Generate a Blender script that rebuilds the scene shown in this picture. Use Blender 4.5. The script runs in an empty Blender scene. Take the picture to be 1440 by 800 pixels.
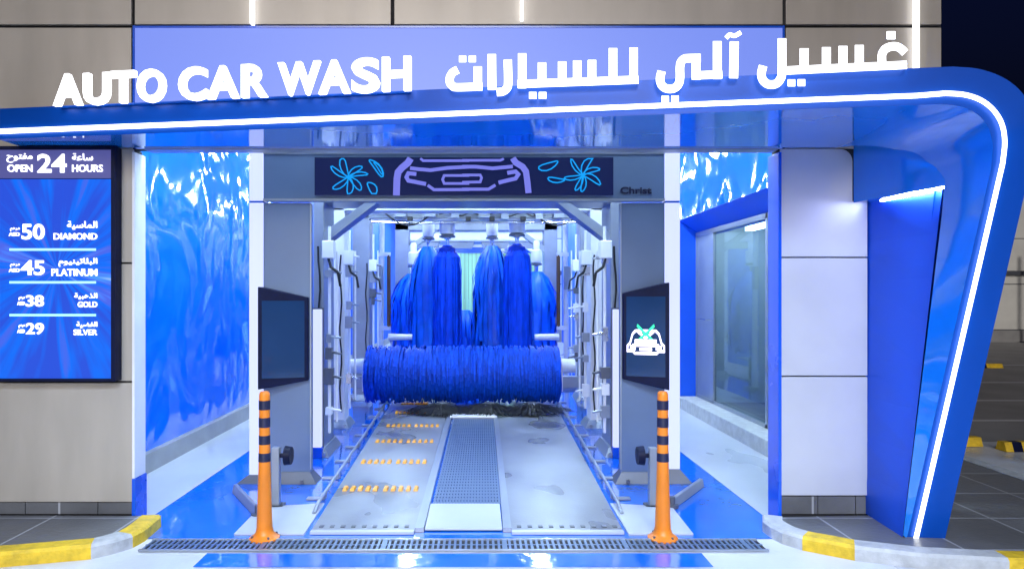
import bpy, math, random
from mathutils import Vector
R = math.radians
rnd = random.Random(7)
S = bpy.context.scene
COL = S.collection
F, U0, V0, H = 960.0, 672.0, 415.0, 1.65


def W(u, v, Z):
    """world point seen at photo position (u, v) at depth Z"""
    return Vector(((u - U0) * Z / F, Z, H + (V0 - v) * Z / F))


# ------------------------------------------------------------------ materials
def mat(name, col, rough=0.5, metal=0.0, var=0.10, scale=6.0, bump=0.0, bscale=40.0, stretch=(1, 1, 1), rvar=0.08, coat=0.0, spec=0.5):
    m = bpy.data.materials.new(name)
    m.use_nodes = True
    nt = m.node_tree
    N, L = nt.nodes, nt.links
    b = N['Principled BSDF']
    tc = N.new('ShaderNodeTexCoord')
    mp = N.new('ShaderNodeMapping')
    mp.inputs['Scale'].default_value = stretch
    L.new(tc.outputs['Object'], mp.inputs['Vector'])
    nz = N.new('ShaderNodeTexNoise')
    nz.inputs['Scale'].default_value = scale
    nz.inputs['Detail'].default_value = 5
    L.new(mp.outputs['Vector'], nz.inputs['Vector'])
    rp = N.new('ShaderNodeValToRGB')
    lo = [max(0, c * (1 - min(.95, 1.7 * var))) for c in col[:3]] + [1]
    hi = [min(1, c * (1 + 1.7 * var)) for c in col[:3]] + [1]
    rp.color_ramp.elements[0].position = 0.12
    rp.color_ramp.elements[1].position = 0.88
    rp.color_ramp.elements[0].color = lo
    rp.color_ramp.elements[1].color = hi
    L.new(nz.outputs['Fac'], rp.inputs['Fac'])
    L.new(rp.outputs['Color'], b.inputs['Base Color'])
    mr = N.new('ShaderNodeMapRange')
    mr.inputs['From Min'].default_value = 0.12
    mr.inputs['From Max'].default_value = 0.88
    mr.inputs['To Min'].default_value = max(0.02, rough - rvar)
    mr.inputs['To Max'].default_value = min(1, rough + rvar)
    L.new(nz.outputs['Fac'], mr.inputs['Value'])
    L.new(mr.outputs['Result'], b.inputs['Roughness'])
    b.inputs['Metallic'].default_value = metal
    b.inputs['Specular IOR Level'].default_value = spec
    b.inputs['Coat Weight'].default_value = coat
    b.inputs['Coat Roughness'].default_value = 0.06
    if bump:
        n2 = N.new('ShaderNodeTexNoise')
        n2.inputs['Scale'].default_value = bscale
        n2.inputs['Detail'].default_value = 3
        L.new(mp.outputs['Vector'], n2.inputs['Vector'])
        bp = N.new('ShaderNodeBump')
        bp.inputs['Strength'].default_value = bump
        bp.inputs['Distance'].default_value = 0.05
        L.new(n2.outputs['Fac'], bp.inputs['Height'])
        L.new(bp.outputs['Normal'], b.inputs['Normal'])
    return m


def emis(name, col, s):
    m = bpy.data.materials.new(name)
    m.use_nodes = True
    b = m.node_tree.nodes['Principled BSDF']
    b.inputs['Base Color'].default_value = (*[c * 0.25 for c in col], 1)
    b.inputs['Emission Color'].default_value = (*col, 1)
    b.inputs['Emission Strength'].default_value = s
    b.inputs['Roughness'].default_value = 0.4
    return m


M = {}
M['concrete'] = mat('pale_concrete', (0.60, 0.62, 0.68), 0.40, var=0.14, scale=1.6, bump=0.10, bscale=30, rvar=0.28)
M['asphalt'] = mat('asphalt', (0.32, 0.32, 0.33), 0.6, var=0.25, scale=1.1, bump=0.3, bscale=60, rvar=0.15)
M['blue_floor'] = mat('blue_epoxy', (0.004, 0.15, 0.80), 0.09, var=0.2, scale=1.6, bump=0.22, bscale=3.2, rvar=0.05, spec=1.0, coat=1.0)
M['blue_floor'].node_tree.nodes['Principled BSDF'].inputs['Coat IOR'].default_value = 1.5
M['pale_floor'] = mat('pale_epoxy', (0.47, 0.50, 0.57), 0.33, var=0.06, scale=2.0, bump=0.0, rvar=0.03)
M['skirting'] = mat('grey_skirting', (0.30, 0.31, 0.33), 0.5, var=0.12, scale=5)
M['blue_wall'] = mat('blue_wall', (0.003, 0.11, 0.80), 0.5, var=0.05, scale=2)
M['blue_trim'] = mat('blue_trim', (0.003, 0.09, 0.66), 0.25, var=0.06, scale=3, coat=0.4)
M['fascia'] = mat('blue_panel', (0.001, 0.058, 0.37), 0.34, var=0.06, scale=1.5, coat=0.0, rvar=0.05, spec=0.22)
M['blue_wing'] = mat('blue_wing', (0.010, 0.095, 0.68), 0.45, var=0.04, scale=2, spec=0.3)
M['soffit'] = mat('blue_soffit', (0.008, 0.20, 0.78), 0.06, var=0.06, scale=2, coat=0.8, rvar=0.03, spec=1.0)
M['clad'] = mat('grey_cladding', (0.455, 0.415, 0.37), 0.38, var=0.09, scale=2.2, metal=0.15, bump=0.02, bscale=4, stretch=(2.2, 1, .5))
M['clad_side'] = mat('silver_cladding', (0.54, 0.56, 0.64), 0.38, var=0.07, scale=1.8, metal=0.2, bump=0.02, bscale=4)
M['joint'] = mat('dark_joint', (0.02, 0.02, 0.025), 0.8)
M['tile_dark'] = None
M['white'] = mat('white_metal', (0.78, 0.79, 0.82), 0.35, var=0.05, scale=4)
M['grey'] = mat('grey_metal', (0.125, 0.185, 0.31), 0.36, var=0.06, scale=3, metal=0.25)
M['lgrey'] = mat('light_grey_metal', (0.30, 0.335, 0.40), 0.34, var=0.10, scale=4, metal=0.4)
M['dgrey'] = mat('dark_grey_metal', (0.12, 0.13, 0.16), 0.4, var=0.1, scale=5, metal=0.4)
M['steel'] = mat('stainless_steel', (0.62, 0.63, 0.65), 0.28, metal=0.85, var=0.1, scale=8)
M['black'] = mat('black_plastic', (0.004, 0.007, 0.035), 0.45, var=0.2, scale=10, spec=0.15)
M['rubber'] = mat('black_rubber', (0.012, 0.012, 0.014), 0.55, var=0.3, scale=30)
M['glass_dark'] = mat('dark_screen_glass', (0.015, 0.045, 0.12), 0.10, var=0.1, scale=2, rvar=0.03, coat=0.5)
M['orange'] = mat('orange_plastic', (0.80, 0.22, 0.012), 0.40, var=0.16, scale=9, stretch=(1, 1, .4))
M['navy'] = mat('dark_band', (0.012, 0.014, 0.05), 0.4, var=0.1)
M['yellow'] = mat('kerb_yellow', (0.72, 0.46, 0.02), 0.55, var=0.26, scale=14, bump=0.2, bscale=50)
M['kerb_grey'] = mat('kerb_grey', (0.44, 0.45, 0.47), 0.6, var=0.2, scale=12, bump=0.2, bscale=50)
M['bristle'] = mat('blue_bristle', (0.002, 0.055, 0.70), 0.5, var=0.35, scale=14, stretch=(1, 1, 0.3), spec=0.12)
M['roller_bristle'] = mat('roller_bristle', (0.002, 0.055, 0.70), 0.5, var=0.6, scale=5, stretch=(9, 1.5, 0.5), spec=0.12)
M['cloth'] = mat('blue_cloth', (0.004, 0.135, 0.82), 0.42, var=0.14, scale=6, spec=0.3)
M['navy_cloth'] = mat('navy_cloth', (0.002, 0.02, 0.30), 0.6, var=0.2, scale=8, spec=0.1)  # dark core colour stands for the shade in gaps between bristles
M['deck'] = mat('deck_steel', (0.25, 0.27, 0.31), 0.34, metal=0.2, var=0.24, scale=1.3, bump=0.03, bscale=60, rvar=0.07)
M['brown'] = mat('brown_rod', (0.12, 0.06, 0.03), 0.5)
M['stud'] = mat('amber_stud', (0.80, 0.34, 0.01), 0.4, var=0.05)
M['green'] = None
M['ceil'] = mat('white_ceiling', (0.70, 0.72, 0.76), 0.6, var=0.04)
M['ceil_dark'] = mat('tunnel_ceiling', (0.16, 0.20, 0.30), 0.6, var=0.06)
M['room'] = mat('pale_room_wall', (0.62, 0.70, 0.70), 0.5, var=0.05)  # pale reflection in the glass, put into a solid colour
M['room_green'] = mat('pale_green_paint', (0.30, 0.50, 0.34), 0.4)  # green reflection in the glass, put into a solid colour
M['parkwall'] = mat('rendered_wall', (0.66, 0.66, 0.64), 0.7, var=0.12, scale=1.0, bump=0.1, bscale=20)
M['led'] = emis('white_led', (0.95, 0.97, 1.0), 2.6)
M['wing_led'] = emis('wing_led', (0.62, 0.68, 1.0), 55.0)
M['letter'] = emis('letter_white', (0.93, 0.95, 1.0), 2.0)
M['post_led'] = emis('lavender_led', (0.47, 0.52, 0.84), 0.92)
M['tube'] = emis('tube_white', (0.68, 0.89, 1.0), 112.0)
M['room_tube'] = emis('room_tube', (0.80, 0.95, 1.0), 9.0)  # added glow that brightens the box behind the glass
M['strip'] = emis('strip_white', (0.95, 0.97, 1.0), 1.6)
M['signpanel'] = emis('lightbox_blue', (0.15, 0.225, 0.72), 0.72)
M['lav'] = emis('display_lavender', (0.15, 0.16, 0.60), 0.75)
M['cyan'] = emis('display_cyan', (0.0, 0.24, 0.62), 0.9)
M['disp'] = emis('display_navy', (0.0, 0.004, 0.06), 0.6)
M['txt'] = emis('board_text', (0.95, 0.95, 1.0), 1.5)
M['divider'] = emis('board_divider', (0.30, 0.72, 1.0), 1.2)
M['iconw'] = emis('icon_white', (0.85, 0.78, 1.0), 2.0)
M['icong'] = emis('icon_green', (0.02, 0.75, 0.30), 1.4)
M['hdr'] = emis('board_header', (0.08, 0.085, 0.30), 0.6)


def wet_patches(m, scale, lo, hi, dark, rough):
    """standing water: darker, smoother patches on a wet surface"""
    N, L = m.node_tree.nodes, m.node_tree.links
    b = N['Principled BSDF']
    tc = N.new('ShaderNodeTexCoord')
    mp = N.new('ShaderNodeMapping')
    mp.inputs['Scale'].default_value = (1, .55, 1)
    L.new(tc.outputs['Object'], mp.inputs['Vector'])
    nz = N.new('ShaderNodeTexNoise')
    nz.inputs['Scale'].default_value = scale
    nz.inputs['Detail'].default_value = 2.5
    nz.inputs['Roughness'].default_value = 0.5
    L.new(mp.outputs['Vector'], nz.inputs['Vector'])
    mr = N.new('ShaderNodeMapRange')
    mr.interpolation_type = 'SMOOTHSTEP'
    mr.inputs['From Min'].default_value = lo
    mr.inputs['From Max'].default_value = hi
    L.new(nz.outputs['Fac'], mr.inputs['Value'])
    mx = N.new('ShaderNodeMix')
    mx.data_type = 'RGBA'
    mx.blend_type = 'MULTIPLY'
    mx.inputs['B'].default_value = (dark, dark, dark * 1.04, 1)
    L.new(mr.outputs['Result'], mx.inputs['Factor'])
    L.new(b.inputs['Base Color'].links[0].from_socket, mx.inputs['A'])
    L.new(mx.outputs['Result'], b.inputs['Base Color'])
    m2 = N.new('ShaderNodeMix')
    L.new(mr.outputs['Result'], m2.inputs['Factor'])
    L.new(b.inputs['Roughness'].links[0].from_socket, m2.inputs['A'])
    m2.inputs['B'].default_value = rough
    L.new(m2.outputs['Result'], b.inputs['Roughness'])


wet_patches(M['deck'], 1.5, .42, .78, .42, .20)
wet_patches(M['concrete'], 1.1, .42, .78, .74, .14)
wet_patches(M['pale_floor'], 1.2, .42, .80, .80, .24)


def tile_mat():
    m = mat('dark_paving', (0.12, 0.122, 0.135), 0.38, var=0.2, scale=3, bump=0.08, bscale=30, rvar=0.12)
    nt = m.node_tree
    N, L = nt.nodes, nt.links
    b = N['Principled BSDF']
    tc = N.new('ShaderNodeTexCoord')
    br = N.new('ShaderNodeTexBrick')
    br.offset = 0.0
    br.inputs['Scale'].default_value = 1.0
    br.inputs['Brick Width'].default_value = 0.6
    br.inputs['Row Height'].default_value = 0.6
    br.inputs['Mortar Size'].default_value = 0.008
    br.inputs['Color2'].default_value = (1, 1, 1, 1)
    br.inputs['Color1'].default_value = (0.85, 0.85, 0.85, 1)
    br.inputs['Mortar'].default_value = (2.6, 2.6, 2.6, 1)
    L.new(tc.outputs['Object'], br.inputs['Vector'])
    src = b.inputs['Base Color'].links[0].from_socket
    mx = N.new('ShaderNodeMix')
    mx.data_type = 'RGBA'
    mx.blend_type = 'MULTIPLY'
    mx.inputs['Factor'].default_value = 1
    L.new(src, mx.inputs['A'])
    L.new(br.outputs['Color'], mx.inputs['B'])
    L.new(mx.outputs['Result'], b.inputs['Base Color'])
    return m


M['tile_dark'] = tile_mat()


def curtain_mat():
    m = mat('green_strips', (0.36, 0.68, 0.34), 0.4, var=0.3, scale=3, stretch=(3, 1, 0.1))
    return m


M['green'] = curtain_mat()


def wet_wall_mat():
    """glossy wall sheet, wavy like stretched film: the ripples break up what it mirrors"""
    m = bpy.data.materials.new('glossy_blue_sheet')
    m.use_nodes = True
    N, L = m.node_tree.nodes, m.node_tree.links
    b = N['Principled BSDF']
    b.inputs['Base Color'].default_value = (0.002, 0.15, 0.85, 1)
    b.inputs['Roughness'].default_value = 0.06
    b.inputs['Specular IOR Level'].default_value = 0.7
    b.inputs['Coat Weight'].default_value = 0.6
    b.inputs['Coat Roughness'].default_value = 0.03
    b.inputs['Coat IOR'].default_value = 1.6
    tc = N.new('ShaderNodeTexCoord')
    mp = N.new('ShaderNodeMapping')
    mp.inputs['Scale'].default_value = (1, 1, 0.75)
    L.new(tc.outputs['Object'], mp.inputs['Vector'])
    n1 = N.new('ShaderNodeTexNoise')
    n1.inputs['Scale'].default_value = 1.25
    n1.inputs['Detail'].default_value = 1.6
    n1.inputs['Distortion'].default_value = 0.5
    L.new(mp.outputs['Vector'], n1.inputs['Vector'])
    bp = N.new('ShaderNodeBump')
    bp.inputs['Strength'].default_value = 0.6
    bp.inputs['Distance'].default_value = 0.14
    L.new(n1.outputs['Fac'], bp.inputs['Height'])
    L.new(bp.outputs['Normal'], b.inputs['Normal'])
    L.new(bp.outputs['Normal'], b.inputs['Coat Normal'])
    return m


M['wet_wall'] = wet_wall_mat()


def screen_mat(cx, cz):
    """glowing price screen: pale rays shooting out of a point on a blue picture"""
    m = bpy.data.materials.new('price_screen')
    m.use_nodes = True
    N, L = m.node_tree.nodes, m.node_tree.links
    b = N['Principled BSDF']
    b.inputs['Base Color'].default_value = (0.01, 0.02, 0.05, 1)
    b.inputs['Roughness'].default_value = 0.15
    tc = N.new('ShaderNodeTexCoord')
    sx = N.new('ShaderNodeSeparateXYZ')
    L.new(tc.outputs['Object'], sx.inputs[0])

    def mth(op, a, c=None):
        n = N.new('ShaderNodeMath')
        n.operation = op
        for i, x in enumerate((a, c)):
            if x is None:
                continue
            if isinstance(x, (int, float)):
                n.inputs[i].default_value = x
            else:
                L.new(x, n.inputs[i])
        return n.outputs[0]
    dx = mth('SUBTRACT', sx.outputs['X'], cx)
    dz = mth('SUBTRACT', sx.outputs['Z'], cz)
    ang = mth('ARCTAN2', dz, dx)
    rad = mth('SQRT', mth('ADD', mth('MULTIPLY', dx, dx), mth('MULTIPLY', dz, dz)))
    cb = N.new('ShaderNodeCombineXYZ')
    L.new(mth('MULTIPLY', ang, 3.2), cb.inputs[0])
    L.new(mth('MULTIPLY', rad, 0.7), cb.inputs[1])
    nz = N.new('ShaderNodeTexNoise')
    nz.inputs['Scale'].default_value = 1.3
    nz.inputs['Detail'].default_value = 3
    L.new(cb.outputs[0], nz.inputs['Vector'])
    rp = N.new('ShaderNodeValToRGB')
    e = rp.color_ramp.elements
    e[0].position, e[0].color = 0.36, (0.015, 0.06, 0.55, 1)
    e[1].position, e[1].color = 0.80, (0.55, 0.62, 1.0, 1)
    x = e.new(0.48); x.color = (0.0, 0.12, 0.75, 1)
    x = e.new(0.58); x.color = (0.06, 0.10, 0.62, 1)
    x = e.new(0.66); x.color = (0.05, 0.25, 0.95, 1)
    # rays are strongest sideways, calm blue above and below
    ratio = mth('DIVIDE', mth('ABSOLUTE', dz), mth('ADD', rad, 0.02))
    side = mth('SUBTRACT', 1.0, mth('MULTIPLY', ratio, 1.25))
    L.new(mth('ADD', mth('SUBTRACT', nz.outputs['Fac'], 0.09), mth('MULTIPLY', side, 0.17)), rp.inputs['Fac'])
    L.new(rp.outputs['Color'], b.inputs['Emission Color'])
    b.inputs['Emission Strength'].default_value = 0.85
    return m


def glass_mat():
    m = bpy.data.materials.new('window_glass')
    m.use_nodes = True
    N, L = m.node_tree.nodes, m.node_tree.links
    N.remove(N['Principled BSDF'])
    out = N['Material Output']
    tr = N.new('ShaderNodeBsdfTransparent')
    tr.inputs['Color'].default_value = (0.62, 0.80, 0.92, 1)
    gl = N.new('ShaderNodeBsdfGlossy')
    gl.inputs['Roughness'].default_value = 0.02
    gl.inputs['Color'].default_value = (0.75, 0.88, 1.0, 1)
    fr = N.new('ShaderNodeFresnel')
    fr.inputs['IOR'].default_value = 1.75
    mx = N.new('ShaderNodeMixShader')
    L.new(fr.outputs[0], mx.inputs['Fac'])
    L.new(tr.outputs[0], mx.inputs[1])
    L.new(gl.outputs[0], mx.inputs[2])
    L.new(mx.outputs[0], out.inputs['Surface'])
    return m


M['glass'] = glass_mat()


# ------------------------------------------------------------------ mesh builder
def root_loc(o):
    while o is not None and o.parent is not None:
        o = o.parent
    return o.location.copy() if o is not None else Vector((0, 0, 0))


class MB:
    def __init__(self):
        self.v, self.f, self.m = [], [], []

    def add(self, vs, fs, m=0):
        k = len(self.v)
        self.v += [Vector(p) for p in vs]
        self.f += [[i + k for i in f] for f in fs]
        self.m += [m] * len(fs)
        return self

    def quad(self, a, b, c, d, m=0):
        return self.add([a, b, c, d], [[0, 1, 2, 3]], m)

    def box(self, x0, x1, y0, y1, z0, z1, m=0):
        vs = [(x, y, z) for z in (z0, z1) for y in (y0, y1) for x in (x0, x1)]
        return self.add(vs, [[0, 2, 3, 1], [4, 5, 7, 6], [0, 1, 5, 4], [2, 6, 7, 3], [0, 4, 6, 2], [1, 3, 7, 5]], m)

    def hexa(self, p, m=0):
        """p = 4 bottom corners, 4 top corners, both counter-clockwise from above"""
        return self.add(p, [[3, 2, 1, 0], [4, 5, 6, 7], [0, 1, 5, 4], [1, 2, 6, 5], [2, 3, 7, 6], [3, 0, 4, 7]], m)

    def prism(self, poly, d, m=0):
        """polygon of 3-D points extruded by vector d"""
        n = len(poly)
        p = [Vector(a) for a in poly]
        d = Vector(d)
        vs = p + [a + d for a in p]
        fs = [list(range(n))[::-1], list(range(n, 2 * n))] + [[i, (i + 1) % n, n + (i + 1) % n, n + i] for i in range(n)]
        return self.add(vs, fs, m)

    def cyl(self, a, b, r0, r1=None, n=16, m=0):
        r1 = r0 if r1 is None else r1
        a, b = Vector(a), Vector(b)
        d = (b - a).normalized()
        t = Vector((0, 0, 1)) if abs(d.z) < 0.9 else Vector((1, 0, 0))
        e1 = d.cross(t).normalized()
        e2 = d.cross(e1)
        vs = []
        for c, r in ((a, r0), (b, r1)):
            for i in range(n):
                an = 2 * math.pi * i / n
                vs.append(c + e1 * r * math.cos(an) + e2 * r * math.sin(an))
        fs = [[i, (i + 1) % n, n + (i + 1) % n, n + i] for i in range(n)] + [list(range(n))[::-1], list(range(n, 2 * n))]
        return self.add(vs, fs, m)

    def tube(self, pts, r, n=8, m=0):
        for a, b in zip(pts[:-1], pts[1:]):
            self.cyl(a, b, r, r, n, m)
        return self

    def lathe(self, c, prof, n=24, m=0):
        """profile [(r, z)], around vertical axis at c"""
        vs, fs = [], []
        for r, z in prof:
            for i in range(n):
                a = 2 * math.pi * i / n
                vs.append((c[0] + r * math.cos(a), c[1] + r * math.sin(a), c[2] + z))
        for j in range(len(prof) - 1):
            for i in range(n):
                fs.append([j * n + i, j * n + (i + 1) % n, (j + 1) * n + (i + 1) % n, (j + 1) * n + i])
        fs.append(list(range(n))[::-1])
        fs.append([(len(prof) - 1) * n + i for i in range(n)])
        return self.add(vs, fs, m)

    def ribbon(self, A, B, m=0):
        """surface between two polylines"""
        n = len(A)
        return self.add(list(A) + list(B), [[i, i + 1, n + i + 1, n + i] for i in range(n - 1)], m)

    def build(self, name, mats, parent=None, smooth=False, bevel=0.0, origin=None):
        me = bpy.data.meshes.new(name)
        off = root_loc(parent) if parent is not None else Vector(origin or (0, 0, 0))
        me.from_pydata([tuple(p - off) for p in self.v], [], self.f)
        for k in (mats if isinstance(mats, (list, tuple)) else [mats]):
            me.materials.append(M[k] if isinstance(k, str) else k)
        for p, i in zip(me.polygons, self.m):
            p.material_index = i
            p.use_smooth = smooth
        o = bpy.data.objects.new(name, me)
        COL.objects.link(o)
        if parent is not None:
            o.parent = parent
        else:
            o.location = off
        if bevel:
            md = o.modifiers.new('edge', 'BEVEL')
            md.width = bevel
            md.segments = 2
            md.limit_method = 'ANGLE'
            md.angle_limit = R(40)
        if smooth:
            sm = me
            try:
                sm.set_sharp_from_angle(angle=R(40))
            except Exception:
                pass
        return o


def tag(o, label, cat, group=None, kind=None):
    if label:
        o['label'] = label
    if cat:
        o['category'] = cat
    if group:
        o['group'] = group
    if kind:
        o['kind'] = kind
    return o


def thing(name, loc, label, cat, group=None):
    o = bpy.data.objects.new(name, None)
    o.empty_display_size = 0.2
    COL.objects.link(o)
    o.location = loc
    return tag(o, label, cat, group)


def structure(name, mb, mats, **k):
    return tag(mb.build(name, mats, **k), None, None, kind='structure')


def copy_tree(o, parent=None):
    c = o.copy()
    COL.objects.link(c)
    if parent is not None:
        c.parent = parent
    for ch in list(o.children):
        copy_tree(ch, c)
    return c


# ------------------------------------------------------------------ lettering
AR = {'ا': 'ﺍﺎ', 'ل': 'ﻝﻞﻟﻠ', 'م': 'ﻡﻢﻣﻤ', 'س': 'ﺱﺲﺳﺴ', 'ي': 'ﻱﻲﻳﻴ', 'ة': 'ﺓﺔ', 'ب': 'ﺏﺐﺑﺒ', 'ت': 'ﺕﺖﺗﺘ', 'ن': 'ﻥﻦﻧﻨ', 'و': 'ﻭﻮ', 'ذ': 'ﺫﺬ',
      'ه': 'ﻩﻪﻫﻬ', 'ف': 'ﻑﻒﻓﻔ', 'ض': 'ﺽﺾﺿﻀ', 'ح': 'ﺡﺢﺣﺤ', 'ع': 'ﻉﻊﻋﻌ', 'د': 'ﺩﺪ', 'ر': 'ﺭﺮ'}


def shape_ar(w):
    out = []
    for i, c in enumerate(w):
        prev = i > 0 and len(AR[w[i - 1]]) == 4
        nxt = i < len(w) - 1 and len(AR[c]) == 4
        k = (3 if nxt else 1) if prev else (2 if nxt else 0)
        out.append(AR[c][k])
    return ''.join(reversed(out))


def text_into(mb, body, O, ex, ez, nrm, w=None, h=None, bold=0.02, depth=0.004, m=0):
    """solid lettering fitted into a w x h box whose lower left corner is O"""
    cu = bpy.data.curves.new('lettering', 'FONT')
    cu.body = body
    cu.offset = bold
    cu.resolution_u = 4
    ob = bpy.data.objects.new('lettering', cu)
    COL.objects.link(ob)
    bpy.context.view_layer.update()
    me = bpy.data.meshes.new_from_object(ob.evaluated_get(bpy.context.evaluated_depsgraph_get()))
    xs = [v.co.x for v in me.vertices]
    ys = [v.co.y for v in me.vertices]
    x0, x1, y0, y1 = min(xs), max(xs), min(ys), max(ys)
    sx = w / (x1 - x0) if w else None
    sy = h / (y1 - y0) if h else None
    sx = sx or sy
    sy = sy or sx
    vs = [O + ex * ((v.co.x - x0) * sx) + ez * ((v.co.y - y0) * sy) + nrm * depth for v in me.vertices]
    fs = [list(p.vertices) for p in me.polygons]
    mb.add(vs, fs, m)
    # side walls along border edges
    cnt = {}
    for f in fs:
        for a, b in zip(f, f[1:] + f[:1]):
            cnt[(a, b)] = 1
    bv, bf = [], []
    for (a, b) in cnt:
        if (b, a) not in cnt:
            k = len(bv)
            bv += [vs[a], vs[b], vs[b] - nrm * depth, vs[a] - nrm * depth]
            bf.append([k + 1, k, k + 3, k + 2])
    if bv:
        mb.add(bv, bf, m)
    bpy.data.objects.remove(ob)
    bpy.data.curves.remove(cu)
    bpy.data.meshes.remove(me)
    return mb


def stroke(mb, pts, w, P, off, depth, m=0, smooth_=False):
    """flat pen stroke of width w (photo pixels) along pts, mapped by P(u, v, offset) to solid 3-D"""
    if smooth_ and len(pts) > 3:
        q = [Vector((a[0], a[1])) for a in pts]
        q = [q[0] * 2 - q[1]] + q + [q[-1] * 2 - q[-2]]
        new = []
        for i in range(1, len(q) - 2):
            for j in range(5):
                t = j / 5
                new.append(.5 * (2 * q[i] + (q[i + 1] - q[i - 1]) * t + (2 * q[i - 1] - 5 * q[i] + 4 * q[i + 1] - q[i + 2]) * t * t + (3 * q[i] - q[i - 1] - 3 * q[i + 1] + q[i + 2]) * t ** 3))
        pts = new + [q[-2]]
    n = len(pts)
    Lp, Rp = [], []
    for i in range(n):
        p = Vector((pts[i][0], pts[i][1]))
        d0 = (p - Vector(pts[i - 1])).normalized() if i else None
        d1 = (Vector(pts[i + 1]) - p).normalized() if i < n - 1 else None
        if d0 is None:
            d0 = d1
        if d1 is None:
            d1 = d0
        n0 = Vector((-d0.y, d0.x))
        n1 = Vector((-d1.y, d1.x))
        nn = (n0 + n1)
        nn = nn.normalized() if nn.length > 1e-6 else n0
        k = 1 / max(0.35, nn.dot(n0))
        Lp.append(p + nn * w / 2 * k)
        Rp.append(p - nn * w / 2 * k)
    vs = []
    for q in (Lp, Rp):
        vs += [P(a.x, a.y, off) for a in q]
    for q in (Lp, Rp):
        vs += [P(a.x, a.y, off - depth) for a in q]
    fs = []
    for i in range(n - 1):
        fs.append([i, i + 1, n + i + 1, n + i])
        fs.append([2 * n + i, 3 * n + i, 3 * n + i + 1, 2 * n + i + 1])
        fs.append([i, 2 * n + i, 2 * n + i + 1, i + 1])
        fs.append([n + i, n + i + 1, 3 * n + i + 1, 3 * n + i])
    fs.append([0, n, 3 * n, 2 * n])
    fs.append([n - 1, 3 * n - 1, 4 * n - 1, 2 * n - 1][:4])
    mb.add(vs, fs, m)


EX, EZ, NY = Vector((1, 0, 0)), Vector((0, 0, 1)), Vector((0, -1, 0))
YF = 4.88                      # facade plane
PAVE = 0.085                   # height of the raised pavements
FEND = 26.0                    # far end of the tunnel
XL, XR = -3.1, 2.94            # inner faces of the side walls


def fx(u, Z=YF):
    return (u - U0) * Z / F


def fz(v, Z=YF):
    return H + (V0 - v) * Z / F


# ================================================================== SETTING
g = MB().quad((-150, -60, 0), (150, -60, 0), (150, 300, 0), (-150, 300, 0))
structure('ground', g, 'concrete')
structure('parking_ground', MB().quad((4.75, 7.7, .004), (60, 7.7, .004), (60, 23.9, .004), (4.75, 23.9, .004)), 'asphalt')
mb = MB()
for y in (8.9, 10.6, 12.8, 16.0):
    mb.quad((5.6, y, .008), (30, y, .008), (30, y + .12, .008), (5.6, y + .12, .008))
structure('parking_line', mb, 'concrete')
structure('wash_floor', MB().quad((XL, 4.62, .004), (XR, 4.62, .004), (XR, FEND, .004), (XL, FEND, .004)), 'blue_floor')
structure('floor_strip', MB().quad((XL, 4.62, .008), (-2.42, 4.62, .008), (-2.42, FEND, .008), (XL, FEND, .008)), 'pale_floor')
structure('floor_strip', MB().quad((2.13, 4.62, .008), (XR, 4.62, .008), (XR, FEND, .008), (2.13, FEND, .008)), 'pale_floor')
structure('painted_strip', MB().quad((-1.73, 4.14, .004), (1.43, 4.14, .004), (1.43, 4.365, .004), (-1.73, 4.365, .004)), 'blue_floor')


def kerb(name, outer, cols, w=0.13):
    """kerb stones along outer (bottom) line; colour per segment"""
    n = len(outer)
    pts = [Vector((x, y, 0)) for x, y in outer]
    inn = []
    for i in range(n):
        d = (pts[min(n - 1, i + 1)] - pts[max(0, i - 1)]).normalized()
        inn.append(pts[i] + Vector((-d.y, d.x, 0)) * w)
    mbk = MB()
    ch = Vector((0, 0, PAVE))
    for i in range(n - 1):
        a, b, c, d = pts[i], pts[i + 1], inn[i + 1], inn[i]
        top = Vector((0, 0, 0.006))
        a2, b2 = a.lerp(d, .12) + ch, b.lerp(c, .12) + ch
        mbk.add([a, b, b + ch * .85, a + ch * .85], [[0, 1, 2, 3]], cols[i])
        mbk.add([a + ch * .85, b + ch * .85, b2 + top, a2 + top], [[0, 1, 2, 3]], cols[i])
        mbk.add([a2 + top, b2 + top, c + ch + top, d + ch + top], [[0, 1, 2, 3]], cols[i])
        mbk.add([d + ch + top, c + ch + top, c, d], [[0, 1, 2, 3]], cols[i])
    for i in (0, n - 1):
        a, d = pts[i], inn[i]
        mbk.add([a, a + ch, d + ch, d], [[0, 1, 2, 3]], cols[min(i, n - 2)])
    structure(name, mbk, ['kerb_grey', 'yellow'])
    return inn


ko = [(-7.0, 3.72), (-5.2, 3.86), (-3.6, 4.02), (-2.90, 4.14), (-2.42, 4.27), (-2.33, 4.35), (-2.255, 4.46), (-2.235, 4.58), (-2.24, 4.70), (-2.255, 4.86)]
kin = kerb('kerb', ko, [0, 0, 1, 1, 0, 0, 1, 1, 1])
poly = [(p.x, p.y, PAVE) for p in kin] + [(-7, 4.9, PAVE)]
structure('pavement', MB().add(poly, [list(range(len(poly)))]), 'tile_dark')
ko = [(2.03, 4.87), (1.985, 4.76), (1.99, 4.64), (2.02, 4.53), (2.10, 4.42), (2.345, 4.247), (2.69, 4.115), (3.15, 4.045), (3.9, 4.0), (5.4, 3.95), (9, 3.9)]
kin = kerb('kerb', ko, [0, 0, 0, 0, 1, 0, 0, 1, 0, 1])
poly = [(p.x, p.y, PAVE) for p in kin] + [(9, 5.2, PAVE), (4.62, 5.6, PAVE), (4.62, 11, PAVE), (3.4, 11, PAVE), (3.4, 4.9, PAVE)]
structure('pavement', MB().add(poly, [list(range(len(poly)))]), 'tile_dark')
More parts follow.
